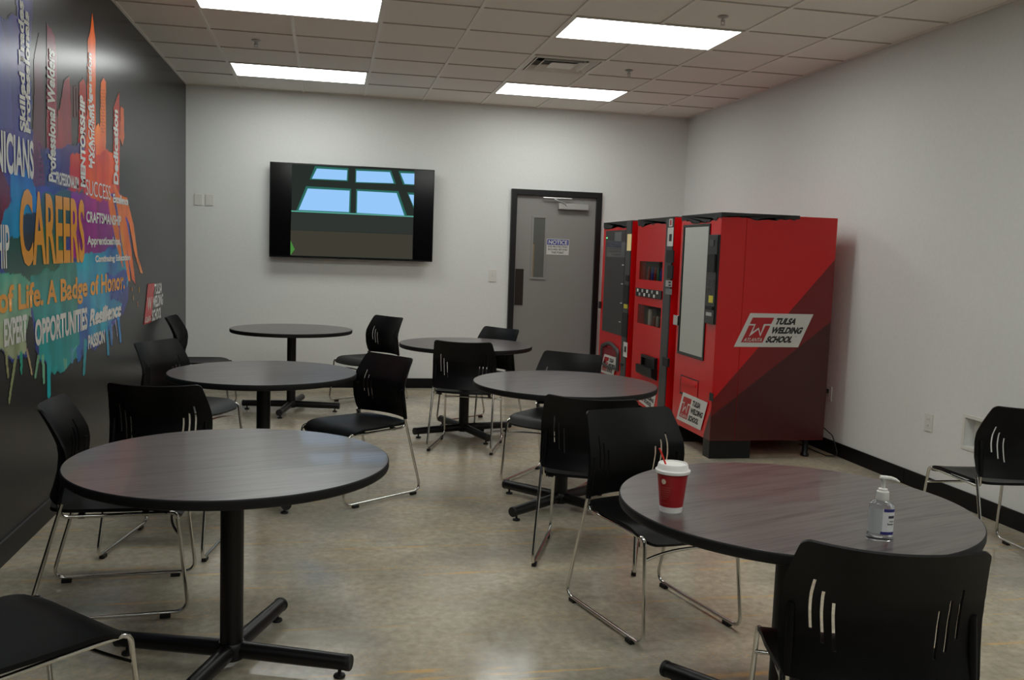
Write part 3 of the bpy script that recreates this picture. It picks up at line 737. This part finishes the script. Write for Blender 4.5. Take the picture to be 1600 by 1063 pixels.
# ------------------------------------------------------------------ vending machines
FX = 4.215; ZT = 1.82
def fy(px, py, dx=0.0): p = onx(px, py, FX-dx); return p[1], p[2]
def frect(name, p0, p1, t, m, parent, base=0.0, bev=0.0):
    """box on the machine front between two opposite corners, t thick"""
    a, b = fy(*p0), fy(*p1); y0, y1 = sorted((a[0], b[0])); z0, z1 = sorted((a[1], b[1]))
    return obj(name, B(FX-base-t, FX-base+.0005, y0, y1, z0, z1, bev=bev), m, parent)
def logo(parent, place, nm='logo'):
    """place(u,v) -> 3D point on the panel; u,v in the logo's own 1600 x 800 drawing; layers by third value"""
    def poly(name, pts, m, lay):
        bm = bmesh.new(); a = [bm.verts.new(Vector(place(u, v, lay))) for u, v in pts]; bm.faces.new(a)
        bmesh.ops.triangulate(bm, faces=bm.faces[:])
        return obj(name, bm, m, base if base else parent)
    base = None
    base = poly('logo_panel', [(75, 710), (370, 108), (1498, 130), (1222, 718)], m_decal, 0)
    poly('logo_block', [(415, 187), (800, 190), (742, 303), (612, 303), (553, 478), (522, 366), (408, 444), (468, 303), (360, 301)], m_logored, 1)
    poly('logo_block', [(348, 328), (436, 330), (342, 530), (513, 402), (545, 530), (640, 332), (728, 334), (585, 636), (200, 632)], m_logored, 1)
    def txt(s, lb, rb, lt, m, bold, lay):
        bm = fit_text(s, place(*lb, lay), place(*rb, lay), place(*lt, lay), bold, 0)
        obj('logo_lettering', bm, m, base)
    # slanted lettering: the box itself leans
    txt('TULSA', (795, 315), (1165, 320), (855, 195), m_ink, .06, 1)
    txt('WELDING', (715, 475), (1265, 482), (775, 355), m_ink, .06, 1)
    txt('SCHOOL', (630, 638), (1090, 640), (695, 518), m_ink, .06, 1)
    txt('TM', (1160, 538), (1198, 538), (1165, 522), m_ink, .0, 1)
    txt('ATLANTA', (240, 615), (565, 618), (275, 550), m_decal, .01, 2)
def face_logo(parent, TL, TR, BR, BL, dx):
    """logo on the machine front: the drawing's parallelogram goes to the four measured corners"""
    src = [(370, 108), (1498, 130), (1222, 718), (75, 710)]; dst = [fy(*q) for q in (TL, TR, BR, BL)]
    A_ = np.array([[u, v, 1] for u, v in src]); S, *_ = np.linalg.lstsq(A_, np.array(dst), rcond=None)
    logo(parent, lambda u, v, lay: (FX-dx-.0012-.0006*lay, *(np.array([u, v, 1])@S)))
def ragged(name, pts_top, axis, parent, seed, lo=.034, hi=.068, t=.004):
    """torn black strip along the top edge"""
    rnd = random.Random(seed); (a0, a1) = pts_top; n = int(abs(a1-a0)/.012); bot = []
    h = (lo+hi)/2
    for k in range(n+1):
        h = min(hi, max(lo, h+rnd.uniform(-.012, .012))); bot.append((a0+(a1-a0)*k/n, ZT+.004-h))
    top = [(a1, ZT+.006), (a0, ZT+.006)]; P = bot+top; bm = bmesh.new()
    if axis == 'y': prism(bm, [(FX-.001, a, z) for a, z in P], (-t, 0, 0))
    else: prism(bm, [(a, S3-.001, z) for a, z in P], (0, -t, 0))
    bmesh.ops.triangulate(bm, faces=[f for f in bm.faces if len(f.verts) > 4]); return obj(name, bm, m_torn, parent)
S3 = -3.465
def cabinet(name, label, y0, y1, holes=None):
    t = thing(name, label, 'vending machine', (4.67, (y0+y1)/2, 0), group='red vending machines')
    obj('cabinet', B(FX+.20, 5.14, y0, y1, .14, ZT, bev=.0012), m_red, t)
    if not holes: obj('front_door', B(FX, FX+.1975, y0, y1, .14, ZT, bev=.0012), m_red, t)
    else:   # a door slab with display openings through its outer skin
        bm = bmesh.new(); box(bm, FX+.07, FX+.1975, y0, y1, .14, ZT); hs = sorted(holes, key=lambda h: h[2]); zc = .14
        for hy0, hy1, hz0, hz1 in hs:
            box(bm, FX, FX+.07, y0, y1, zc, hz0); box(bm, FX, FX+.07, y0, hy0, hz0, hz1); box(bm, FX, FX+.07, hy1, y1, hz0, hz1); zc = hz1
        box(bm, FX, FX+.07, y0, y1, zc, ZT); obj('front_door', bm, m_red, t)
    obj('top_cap', B(FX+.01, 4.82, y0+.003, y1-.003, ZT-.002, ZT+.007), m_torn, t)
    obj('base_plinth', B(FX+.01, FX+.34, y0+.02, y0+.14, 0, .14, bev=.003), m_blk, t)
    obj('base_plinth', B(FX+.01, FX+.34, y1-.14, y1-.02, 0, .14, bev=.003), m_blk, t)
    for y in (y0+.08, y1-.08): obj('rear_foot', L([(.030, 0), (.034, .01), (.022, .03), (.022, .14)], (5.04, y, 0), 16), m_blk, t, 40)
    return t
# --- nearest machine: tall glass front
v3 = cabinet('glass_front_vending_machine', 'red vending machine nearest the camera with tall glass window and side logo', S3, -2.70)
ragged('torn_trim', (S3, -2.70), 'y', v3, 4); ragged('torn_trim', (FX-.004, 4.83), 'x', v3, 9, .024, .046)
def side(px, py, d=0): p = ony(px, py, S3-d); return (p[0], S3-d, p[2])
xb, zb_ = FX+.003, .142
# printed diagonal bands on the side
def band(pts, m, d, nm='printed_band'):
    bm = bmesh.new(); prism(bm, pts, (0, -.0006, 0)); return obj(nm, bm, m, v3)
def zl(x, P, Q): return P[2]+(Q[2]-P[2])*(x-P[0])/(Q[0]-P[0])
l1a, l1b = side(1301, 410), side(1153, 580); l2a, l2b = side(1292, 508), side(1187, 591)
for x0, x1 in ((FX+.0006, FX+.1972), (FX+.2004, 5.1394)):
    yb = S3-.0001
    band([(x0, yb, zl(x0, l2a, l2b)), (x1, yb, zl(x1, l2a, l2b)), (x1, yb, zl(x1, l1a, l1b)), (x0, yb, zl(x0, l1a, l1b))], m_red2, 0)
    band([(x0, yb, .1412), (x1, yb, .1412), (x1, yb, zl(x1, l2a, l2b)), (x0, yb, zl(x0, l2a, l2b))], m_red3, 0)
logo(v3, lambda u, v, lay: side(1140+u*.0875, 480+v*.0875, .0020+.0006*lay))
# window
a, b = fy(1070, 352), fy(1110, 349); c, d = fy(1100.5, 566), fy(1060, 551)
wy1, wy0 = (a[0]+d[0])/2+.01, (b[0]+c[0])/2; wz1, wz0 = (a[1]+b[1])/2, (c[1]+d[1])/2
bm = bmesh.new(); w = .022
box(bm, FX-.008, FX+.001, wy0, wy1, wz1-w, wz1, bev=.002); box(bm, FX-.008, FX+.001, wy0, wy1, wz0, wz0+w, bev=.002)
box(bm, FX-.008, FX+.001, wy0, wy0+w, wz0+w, wz1-w, bev=.002); box(bm, FX-.008, FX+.001, wy1-w, wy1, wz0+w, wz1-w, bev=.002)
obj('window_frame', bm, m_pblack, v3)
obj('window_pane', B(FX-.003, FX-.0005, wy0+w, wy1-w, wz0+w, wz1-w), m_mirror, v3)
# control column
a, b = fy(1112, 367), fy(1104.5, 505); a2, b2 = fy(1126, 368), fy(1119.7, 508)
ky1, ky0 = (a[0]+b[0])/2, (a2[0]+b2[0])/2; kz1, kz0 = a[1], b[1]
kp_ = obj('control_panel', B(FX-.022, FX, ky0, ky1, kz0, kz1, bev=.006), m_pblack, v3)
ch_ = kz1-kz0; cw = ky1-ky0
def kbox(name, v0, v1, h0, h1, m, t=.003):  # fractions across (from the left) and down the control panel
    return obj(name, B(FX-.022-t, FX-.0215, ky1-cw*v1, ky1-cw*v0, kz1-ch_*h1, kz1-ch_*h0, bev=.0008), m, kp_)
kbox('small_screen', .2, .6, .06, .13, mat('dim_screen', (58, 60, 60), .3))
kbox('card_reader', .15, .9, .22, .42, m_rub, .012)
for r in range(4):
    for q in range(4): kbox('keypad_button', .16+q*.18, .28+q*.18, .50+r*.035, .52+r*.035, m_grey, .002)
kbox('yellow_sticker', .35, .8, .68, .76, m_yel, .001)
kbox('bill_slot', .15, .85, .80, .84, m_rub, .008); kbox('coin_plate', .15, .75, .87, .91, m_alu, .002)
a, b = fy(1055, 492), fy(1061, 509)
obj('lock_handle', B(FX-.016, FX, min(a[0], b[0]), max(a[0], b[0]), b[1], a[1], bev=.004), m_chrome, v3)
# delivery flap
a, b, c, d = fy(1063.3, 586), fy(1093, 595), fy(1089, 626.5), fy(1062.6, 615)
y1, y0 = (a[0]+d[0])/2, (b[0]+c[0])/2; z1, z0 = (a[1]+b[1])/2, (c[1]+d[1])/2
obj('flap_recess', B(FX-.0012, FX+.001, y0, y1, z0, z1), m_ink, v3)
fl = obj('delivery_flap', B(FX-.006, FX-.001, y0+.005, y1-.022, z0+.018, z1-.008, bev=.003), m_red, v3)
obj('flap_lip', B(FX-.013, FX-.006, y0+.03, y1-.04, z1-.06, z1-.035, bev=.003), m_red, fl)
a, b = fy(1109, 613), fy(1114.5, 628); obj('key_slot', B(FX-.003, FX, min(a[0], b[0]), max(a[0], b[0]), b[1], a[1], bev=.001), m_ink, v3)
face_logo(v3, (1069, 613), (1107, 629), (1096, 673), (1058, 654), .0065)
bm = bmesh.new(); yb = [fy(1115, 643.5), fy(1106, 656), fy(1099, 671)]
prism(bm, [(FX-.0003, S3+.0012, .1412), (FX-.0003, S3+.0012, yb[0][1]), (FX-.0003, yb[1][0], yb[1][1]), (FX-.0003, yb[2][0], .1412)], (-.0006, 0, 0)); obj('printed_band', bm, m_red3, v3)

# --- middle machine: cans and bottles
def hole(p0, p1):
    a, b = fy(*p0), fy(*p1); return (min(a[0], b[0]), max(a[0], b[0]), min(a[1], b[1]), max(a[1], b[1]))
HW = [hole((999.7, 408), (1034, 440)), hole((997, 475), (1031.5, 513))]
v2 = cabinet('drink_vending_machine', 'red drinks vending machine in the middle with can and bottle windows', -2.545, -1.63, HW)
gy0 = -2.540; gy1 = fy(1040.7, 400)[0]
gc = obj('coin_column', B(FX-.012, FX, gy0, gy1, .146, ZT-.002, bev=.005), m_grey, v2)
ragged('torn_trim', (gy1+.0, -1.632), 'y', v2, 12)
obj('column_cap', B(FX-.013, FX, gy0, gy1, ZT-.012, ZT+.005), m_torn, v2)
def grect(name, p0, p1, m, t=.003, par=None):
    a, b = fy(*p0, .012), fy(*p1, .012); y0, y1 = sorted((a[0], b[0])); z0, z1 = sorted((a[1], b[1]))
    return obj(name, B(FX-.012-t, FX-.0118, y0, y1, z0, z1, bev=min(.001, t*.3)), m, par or gc)
s_ = grect('white_sticker', (1043.7, 356), (1051.2, 385), m_decal, .001); grect('sticker_picture', (1046, 366), (1049.5, 377), m_ink, .0016, s_)
s_ = grect('white_sticker', (1046, 341.5), (1050.5, 354), m_decal, .001); grect('sticker_text', (1047.3, 344), (1049.2, 352), m_logored, .0016, s_)
grect('card_reader', (1043, 391), (1053, 411), m_rub, .010); grect('bill_acceptor', (1045, 415), (1052, 436), m_rub, .012)
s_ = grect('coin_plate', (1040.8, 438), (1050, 449), m_alu, .004)
grect('coin_slot', (1045.5, 440), (1048.8, 443), m_ink, .006, s_); grect('coin_slot', (1045.5, 444.5), (1048.8, 447.5), m_ink, .006, s_)
grect('instruction_plate', (1040.2, 450.5), (1049.5, 461), mat('dull_plate', (110, 112, 112), .4), .002)
grect('coin_return', (1038.5, 558), (1046, 574), m_rub, .02)
def shop_window(name, h, par):
    y0, y1, z0, z1 = h
    f = obj(name, B(FX+.066, FX+.0695, y0+.0005, y1-.0005, z0+.0005, z1-.0005), mat('display_grey', (70, 72, 70), .6), par)
    obj('display_pane', B(FX+.001, FX+.003, y0+.0005, y1-.0005, z0+.0005, z1-.0005), m_clear, f)
    return y0, y1, z0, z1, f
y0, y1, z0, z1, wf = shop_window('display_window', HW[0], v2)
cans = [((150, 24, 30), .30), ((36, 60, 150), .45), ((150, 24, 30), .58), ((40, 110, 70), .70), ((36, 70, 160), .83), ((30, 30, 34), .93)]
for k, (c, fr) in enumerate(cans):
    y = y1-(y1-y0)*fr; h = (z1-z0)*.68
    m_ = mat('drink_label_%d' % k, c, .3); cap = mat('bottle_cap_%d' % k, (200, 60, 50) if k % 2 == 0 else (60, 110, 190), .4)
    tb = thing('drink_bottle', ('%s display bottle in the drinks machine upper window, %s' % (['red', 'blue', 'second red', 'green', 'light blue', 'black'][k], ['leftmost', 'second from the left', 'left of the green one', 'between red and light blue', 'right of the green one', 'rightmost'][k])), 'bottle', (FX+.034, y, z0), group='bottles in the drinks machine window')
    obj('bottle_body', L([(.014, 0), (.016, .006), (.016, h*.62), (.008, h*.85), (.007, h*.93)], (FX+.034, y, z0+.0005), 16), m_, tb, 40)
    obj('bottle_cap', L([(.009, h*.93), (.009, h)], (FX+.034, y, z0), 12), cap, tb, 40)
a, b = fy(995, 449.5), fy(1034.5, 468.5); by0, by1 = sorted((a[0], b[0])); bz0, bz1 = sorted((a[1], b[1]))
bp_ = obj('button_panel', B(FX-.010, FX, by0, by1, bz0, bz1, bev=.003), m_pblack, v2)
for r, n, off in ((0, 5, .06), (1, 4, .14)):
    for k in range(n):
        yc = by1-(by1-by0)*(off+.04+k*.19); zc = bz1-(bz1-bz0)*(.28+.45*r)
        obj('selection_button', B(FX-.016, FX-.010, yc-.017, yc+.017, zc-.014, zc+.014, bev=.003), m_alu if (k+r) % 2 else m_white, bp_)
y0, y1, z0, z1, wf = shop_window('display_window', HW[1], v2)
for k, (c, fr, hh_, top) in enumerate((((205, 203, 196), .42, .78, (190, 190, 190)), ((120, 60, 54), .60, .46, (200, 170, 70)), ((176, 176, 172), .74, .52, (196, 40, 60)), ((60, 44, 44), .88, .46, (180, 180, 180)))):
    y = y1-(y1-y0)*fr; h = (z1-z0)*hh_; rr = .021 if k == 0 else .016
    tb = thing('drink_can', ['tall white display can in the drinks machine lower window', 'brown display can beside the tall white can', 'silver display can with pink top in lower window', 'dark display can at right of the lower window'][k], 'can', (FX+.034, y, z0), group='cans in the drinks machine lower window')
    obj('can_body', L([(rr*.85, 0), (rr, .006), (rr, h*.9), (rr*.8, h)], (FX+.034, y, z0+.0005), 18), mat('can_%d' % k, c, .3), tb, 40)
    obj('can_lid', L([(rr*.8, h), (rr*.8, h+.004)], (FX+.034, y, z0+.0005), 18), mat('can_lid_%d' % k, top, .3), tb)
a, b = fy(1006, 553), fy(1026, 592); y0, y1 = sorted((a[0], b[0])); z0, z1 = sorted((a[1], b[1])); 
bm = bmesh.new(); w = .025
box(bm, FX-.03, FX, y0, y1, z1-w, z1, bev=.004); box(bm, FX-.03, FX, y0, y0+w, z0, z1-w, bev=.004); box(bm, FX-.03, FX, y1-w, y1, z0, z1-w, bev=.004)
sl = obj('vend_slot', bm, m_blk, v2)
obj('slot_inside', B(FX-.003, FX, y0+w, y1-w, z0, z1-w), m_rub, sl)
bm = bmesh.new(); P = [(FX, y0-.01, z0+.08), (FX-.06, y0-.01, z0+.085), (FX-.055, y0-.01, z0+.01), (FX, y0-.01, z0-.02)]
prism(bm, P, (0, y1-y0+.05, 0)); obj('slot_scoop', bm, m_blk, sl)
face_logo(v2, (999.5, 592), (1025.7, 616), (1020.6, 642), (994, 625), .001)

# --- farthest machine: smoked glass front
v1 = cabinet('snack_vending_machine', 'red snack vending machine farthest back beside the door, smoked glass front', -1.475, -.557)
ragged('torn_trim', (-1.475, -.559), 'y', v1, 20)
g1 = fy(978.6, 400)[0]
gc = obj('coin_column', B(FX-.012, FX, -1.470, g1, .146, ZT-.002, bev=.005), m_grey, v1)
a, b = fy(948, 361), fy(971, 524); c = fy(941.5, 516)
obj('smoked_pane', B(FX-.006, FX, fy(977.5, 400)[0]+.004, a[0], c[1], a[1], bev=.002), mat('smoked_glass', (40, 42, 42), .10, spec=.8), v1)
pn = v1.children[-1]
def prect(name, p0, p1, m, t=.0015):
    a, b = fy(*p0, .006), fy(*p1, .006); y0, y1 = sorted((a[0], b[0])); z0, z1 = sorted((a[1], b[1]))
    return obj(name, B(FX-.006-t, FX-.0058, y0, y1, z0, z1), m, pn)
prect('grey_sticker', (961, 363), (971, 376.5), mat('pale_film', (98, 100, 100), .4)); prect('price_card', (971.5, 379), (976.5, 402), mat('card_grey', (84, 86, 88), .4))
for q in ((972.5, 413.5), (971, 443), (969.5, 473), (967.5, 502.5)): prect('pane_clip', q, (q[0]+2.2, q[1]+1.6), m_white, .004)
prect('green_indicator', (947.6, 371), (949.4, 373), emis('green_led', (120, 255, 160), 1.2), .002)
grect('lit_label', (980.8, 366), (985.8, 392), emis('lit_label', (226, 206, 150), .6), .002)
grect('bill_acceptor', (979, 430), (983, 440), m_rub, .010); grect('card_reader', (976, 445), (982, 475), m_rub, .010)
grect('yellow_sticker', (976.5, 475.5), (980.5, 482.5), m_yel, .011); grect('coin_slot', (974, 488), (980, 528), m_rub, .010)
s_ = grect('white_sticker', (974.5, 534), (979.5, 559), m_decal, .001); grect('sticker_picture', (975.8, 541), (978.3, 551), m_ink, .0016, s_)
grect('lock', (969.5, 567), (973.5, 572), m_rub, .008)
a, b = fy(938, 471), fy(943, 483); obj('door_handle', B(FX-.02, FX, a[0]-.05, a[0]-.005, b[1], a[1], bev=.004), m_rub, v1)
# delivery bin: a grey hoop over a red flap
a, b, c = fy(941, 532), fy(968, 541), fy(940, 561)
y1, y0 = a[0]-.04, b[0]; z1 = (a[1]+b[1])/2; z0 = c[1]
P = [(FX-.012, y1, z0-.05), (FX-.012, y1, z1-.05), (FX-.012, (y0+y1)/2, z1+.01), (FX-.012, y0, z1-.05), (FX-.012, y0, z0-.05)]
bm = bmesh.new(); tube(bm, fillet(P, [.05, .5, .05], 5), .02, 8); hp = obj('delivery_hoop', bm, m_grey, v1, 50)
obj('delivery_flap', B(FX-.008, FX, y0+.012, y1-.012, z0-.04, z1-.05, bev=.003), mat('maroon_flap', (128, 20, 34), .35), v1)
bm = bmesh.new(); tube(bm, [(FX-.02, y1, z0-.03), (FX-.028, (y0+y1)/2, z0-.045), (FX-.02, y0, z0-.03)], .014, 8); obj('hoop_crossbar', bm, m_grey, hp, 50)
face_logo(v1, (947, 551), (965.5, 562), (961, 586), (938, 583), .009)

# ------------------------------------------------------------------ cup
p = onz(1048, 798, .74); cx, cy, Z = p[0], p[1], .74
t = thing('coffee_cup', 'red paper coffee cup with white lid and red stirrer', 'cup', (cx, cy, Z))
# directions towards and across the viewer, for the printed side
rt = Vector((CA[0], CA[1], 0)).normalized(); fw_ = Vector((CAM[0]-cx, CAM[1]-cy, 0)).normalized()
m_cup = mat('red_cup_paper', (150, 14, 22), .35); m_lid = mat('white_lid', (226, 224, 220), .3)
rb, rt_, hc = .0325, .0455, .122
def cr(z): return rb+(rt_-rb)*z/hc
obj('cup_base', L([(rb, 0), (cr(.017), .017)], (cx, cy, Z), 48, cap1=False), m_lid, t, 40)
obj('cup_sleeve', L([(cr(.017), .017), (cr(hc-.004), hc-.004), (cr(hc-.004)-.003, hc-.003)], (cx, cy, Z), 48), m_cup, t, 40)
obj('cup_lid', L([(.0475, hc-.008), (.0505, hc-.006), (.0510, hc+.001), (.0470, hc+.004), (.0455, hc+.006), (.0430, hc+.018), (.0415, hc+.020), (.0395, hc+.0195), (.0385, hc+.016)], (cx, cy, Z), 48), m_lid, t, 35)
bm = bmesh.new(); a = Vector((cx, cy, Z+hc+.012)) - rt*.020 + Vector((-.0, 0, 0)); d_ = -rt*.022+Vector((0, 0, .05)); sd = Vector((0, 0, 0))
tube(bm, [a, a+d_*.5, a+d_], .0028, 8); obj('stirrer', bm, mat('red_stirrer', (214, 34, 24), .35), t, 50)
def on_cup(ang, z, off=.0004):
    r = cr(z)+off; v = fw_*cos(ang)+rt*sin(ang); return Vector((cx, cy, Z+z)) + v*r
def wrap_patch(bm, a0, a1, z0, z1, n=6, off=.0005):
    for k in range(n):
        q0 = a0+(a1-a0)*k/n; q1 = a0+(a1-a0)*(k+1)/n
        bm.faces.new([bm.verts.new(on_cup(q, z, off)) for q, z in ((q0, z0), (q1, z0), (q1, z1), (q0, z1))])
bm = bmesh.new(); ctr = bm.verts.new(on_cup(-.62, .094)); rg = [bm.verts.new(on_cup(-.62+.19*cos(k*pi/12), .094+.0078*sin(k*pi/12))) for k in range(24)]
for k in range(24): bm.faces.new((ctr, rg[k], rg[(k+1) % 24]))
obj('round_emblem', bm, mat('cup_print', (206, 190, 170), .5), t)
bm = bmesh.new(); rnd = random.Random(2)
for k in range(7):
    z = .076-k*.0068 if k < 6 else .0285; a0 = -1.0 if k < 6 else -.95; a1 = [-.08, -.10, -.10, -.14, -.2, -.38, -.2][k]
    q = a0
    while q < a1:
        w_ = rnd.uniform(.05, .15); wrap_patch(bm, q, min(q+w_, a1), z, z+.0014, 2); q += w_+.03
bm2 = bm; obj('printed_text', bm2, mat('cup_print_dim', (170, 90, 84), .5), t)
bm = bmesh.new(); wrap_patch(bm, .62, .64, .04, .10, 1)
rg = [[bm.verts.new(on_cup(.62+r*cos(k*pi/6)*10, .032+r*.33*sin(k*pi/6)*1.2)) for k in range(12)] for r in (.005, .009)]
for k in range(12): bm.faces.new((rg[0][k], rg[1][k], rg[1][(k+1) % 12], rg[0][(k+1) % 12]))
obj('recycling_mark', bm, MATS['cup_print_dim'], t)

# ------------------------------------------------------------------ sanitizer bottle
p = onz(1374, 842, .74); cx, cy = p[0], p[1]
t = thing('sanitizer_bottle', 'clear hand sanitizer pump bottle with white pump and label', 'bottle', (cx, cy, Z))
def plastic(name, col, ior, rough, tr):
    m = mat(name, col, rough); b = m.node_tree.nodes['Principled BSDF']; b.inputs['Transmission Weight'].default_value = tr; b.inputs['IOR'].default_value = ior; return m
m_bot = plastic('clear_bottle_plastic', (232, 236, 238), 1.45, .03, .93)
ax, ay = Vector((CA[0], CA[1], 0)).normalized(), None
ang0 = math.atan2(ax.y, ax.x)+radians(-12)
ex = Vector((cos(ang0), sin(ang0), 0)); ey = Vector((-sin(ang0), cos(ang0), 0))
def oval(bm, prof, n=40):
    rings = []
    for rx, ry, z in prof:
        rings.append([bm.verts.new(Vector((cx, cy, Z+z)) + ex*rx*(abs(cos(2*pi*i/n))**.8)*(1 if cos(2*pi*i/n) >= 0 else -1) + ey*ry*(abs(sin(2*pi*i/n))**.8)*(1 if sin(2*pi*i/n) >= 0 else -1)) for i in range(n)])
    for a, b in zip(rings, rings[1:]):
        for i in range(n): bm.faces.new((a[i], a[(i+1) % n], b[(i+1) % n], b[i]))
    bm.faces.new(rings[0][::-1]); bm.faces.new(rings[-1]); return bm
bm = bmesh.new(); oval(bm, [(.030, .020, 0), (.0345, .0235, .003), (.0350, .0240, .010), (.0320, .0225, .018), (.0320, .0225, .088), (.0325, .0230, .094), (.029, .021, .101), (.019, .016, .107), (.0135, .0135, .111)])
obj('bottle_body', bm, m_bot, t, 40)
def oshell(bm, a0, a1, z0, z1, rx=.0326, ry=.0231, n=14):
    lo, hi = [], []
    for k in range(n+1):
        q = a0+(a1-a0)*k/n; c, s = cos(q), sin(q)
        v = ex*rx*(abs(c)**.8)*(1 if c >= 0 else -1) + ey*ry*(abs(s)**.8)*(1 if s >= 0 else -1)
        lo.append(bm.verts.new(Vector((cx, cy, Z+z0))+v)); hi.append(bm.verts.new(Vector((cx, cy, Z+z1))+v))
    for k in range(n): bm.faces.new((lo[k], lo[k+1], hi[k+1], hi[k]))
    return bm
lb = obj('back_label', oshell(bmesh.new(), pi*.99, pi*1.50, .020, .086), mat('milky_label', (168, 170, 170), .5), t, recalc=False)
lb = obj('front_label', oshell(bmesh.new(), pi*1.50, pi*1.93, .020, .088), mat('label_white', (210, 210, 210), .5), t, recalc=False)
obj('navy_band', oshell(bmesh.new(), pi*1.51, pi*1.93, .080, .088, .0328, .0233), m_navy, lb, recalc=False)
obj('navy_band', oshell(bmesh.new(), pi*1.48, pi*1.93, .018, .026, .0328, .0233), m_navy, lb, recalc=False)
def arc_text(s, a0, a1, z0, z1, m, bold, par):
    bm = text_mesh(s, bold); xs = [v.co.x for v in bm.verts]; ys_ = [v.co.y for v in bm.verts]; X0, X1, Y0_, Y1_ = min(xs), max(xs), min(ys_), max(ys_)
    for v in bm.verts:
        q = a0+(a1-a0)*(v.co.x-X0)/(X1-X0); c, s_ = cos(q), sin(q); z = z0+(z1-z0)*(v.co.y-Y0_)/(Y1_-Y0_)
        w_ = ex*.0330*(abs(c)**.8)*(1 if c >= 0 else -1) + ey*.0235*(abs(s_)**.8)*(1 if s_ >= 0 else -1); v.co = Vector((cx, cy, Z+z))+w_
    return obj('label_text', bm, m, par, recalc=False)
obj('dark_label_box', oshell(bmesh.new(), pi*1.62, pi*1.86, .063, .070, .0328, .0233), mat('label_dark', (52, 52, 66), .5), lb, recalc=False)
arc_text('Hand', pi*1.66, pi*1.84, .0525, .057, m_ink, .02, lb); arc_text('Sanitizer', pi*1.60, pi*1.84, .045, .050, m_ink, .02, lb)
obj('pump_collar', L([(.0165, .108), (.0172, .110), (.0160, .131), (.0120, .134), (.0120, .138), (.0075, .140)], (cx, cy, Z), 28), m_white, t, 35)
obj('pump_stem', L([(.0055, .138), (.0055, .160), (.0075, .163)], (cx, cy, Z), 16), m_white, t, 40)
bm = bmesh.new(); c0 = Vector((cx, cy, Z+.168)); nd = ex*1.0
tube(bm, [c0-nd*.010+Vector((0, 0, .001)), c0, c0+nd*.018, c0+nd*.030-Vector((0, 0, .003)), c0+nd*.040-Vector((0, 0, .009))], [.0050, .0068, .0056, .0044, .0030], 12)
obj('pump_nozzle', bm, m_white, t, 50)
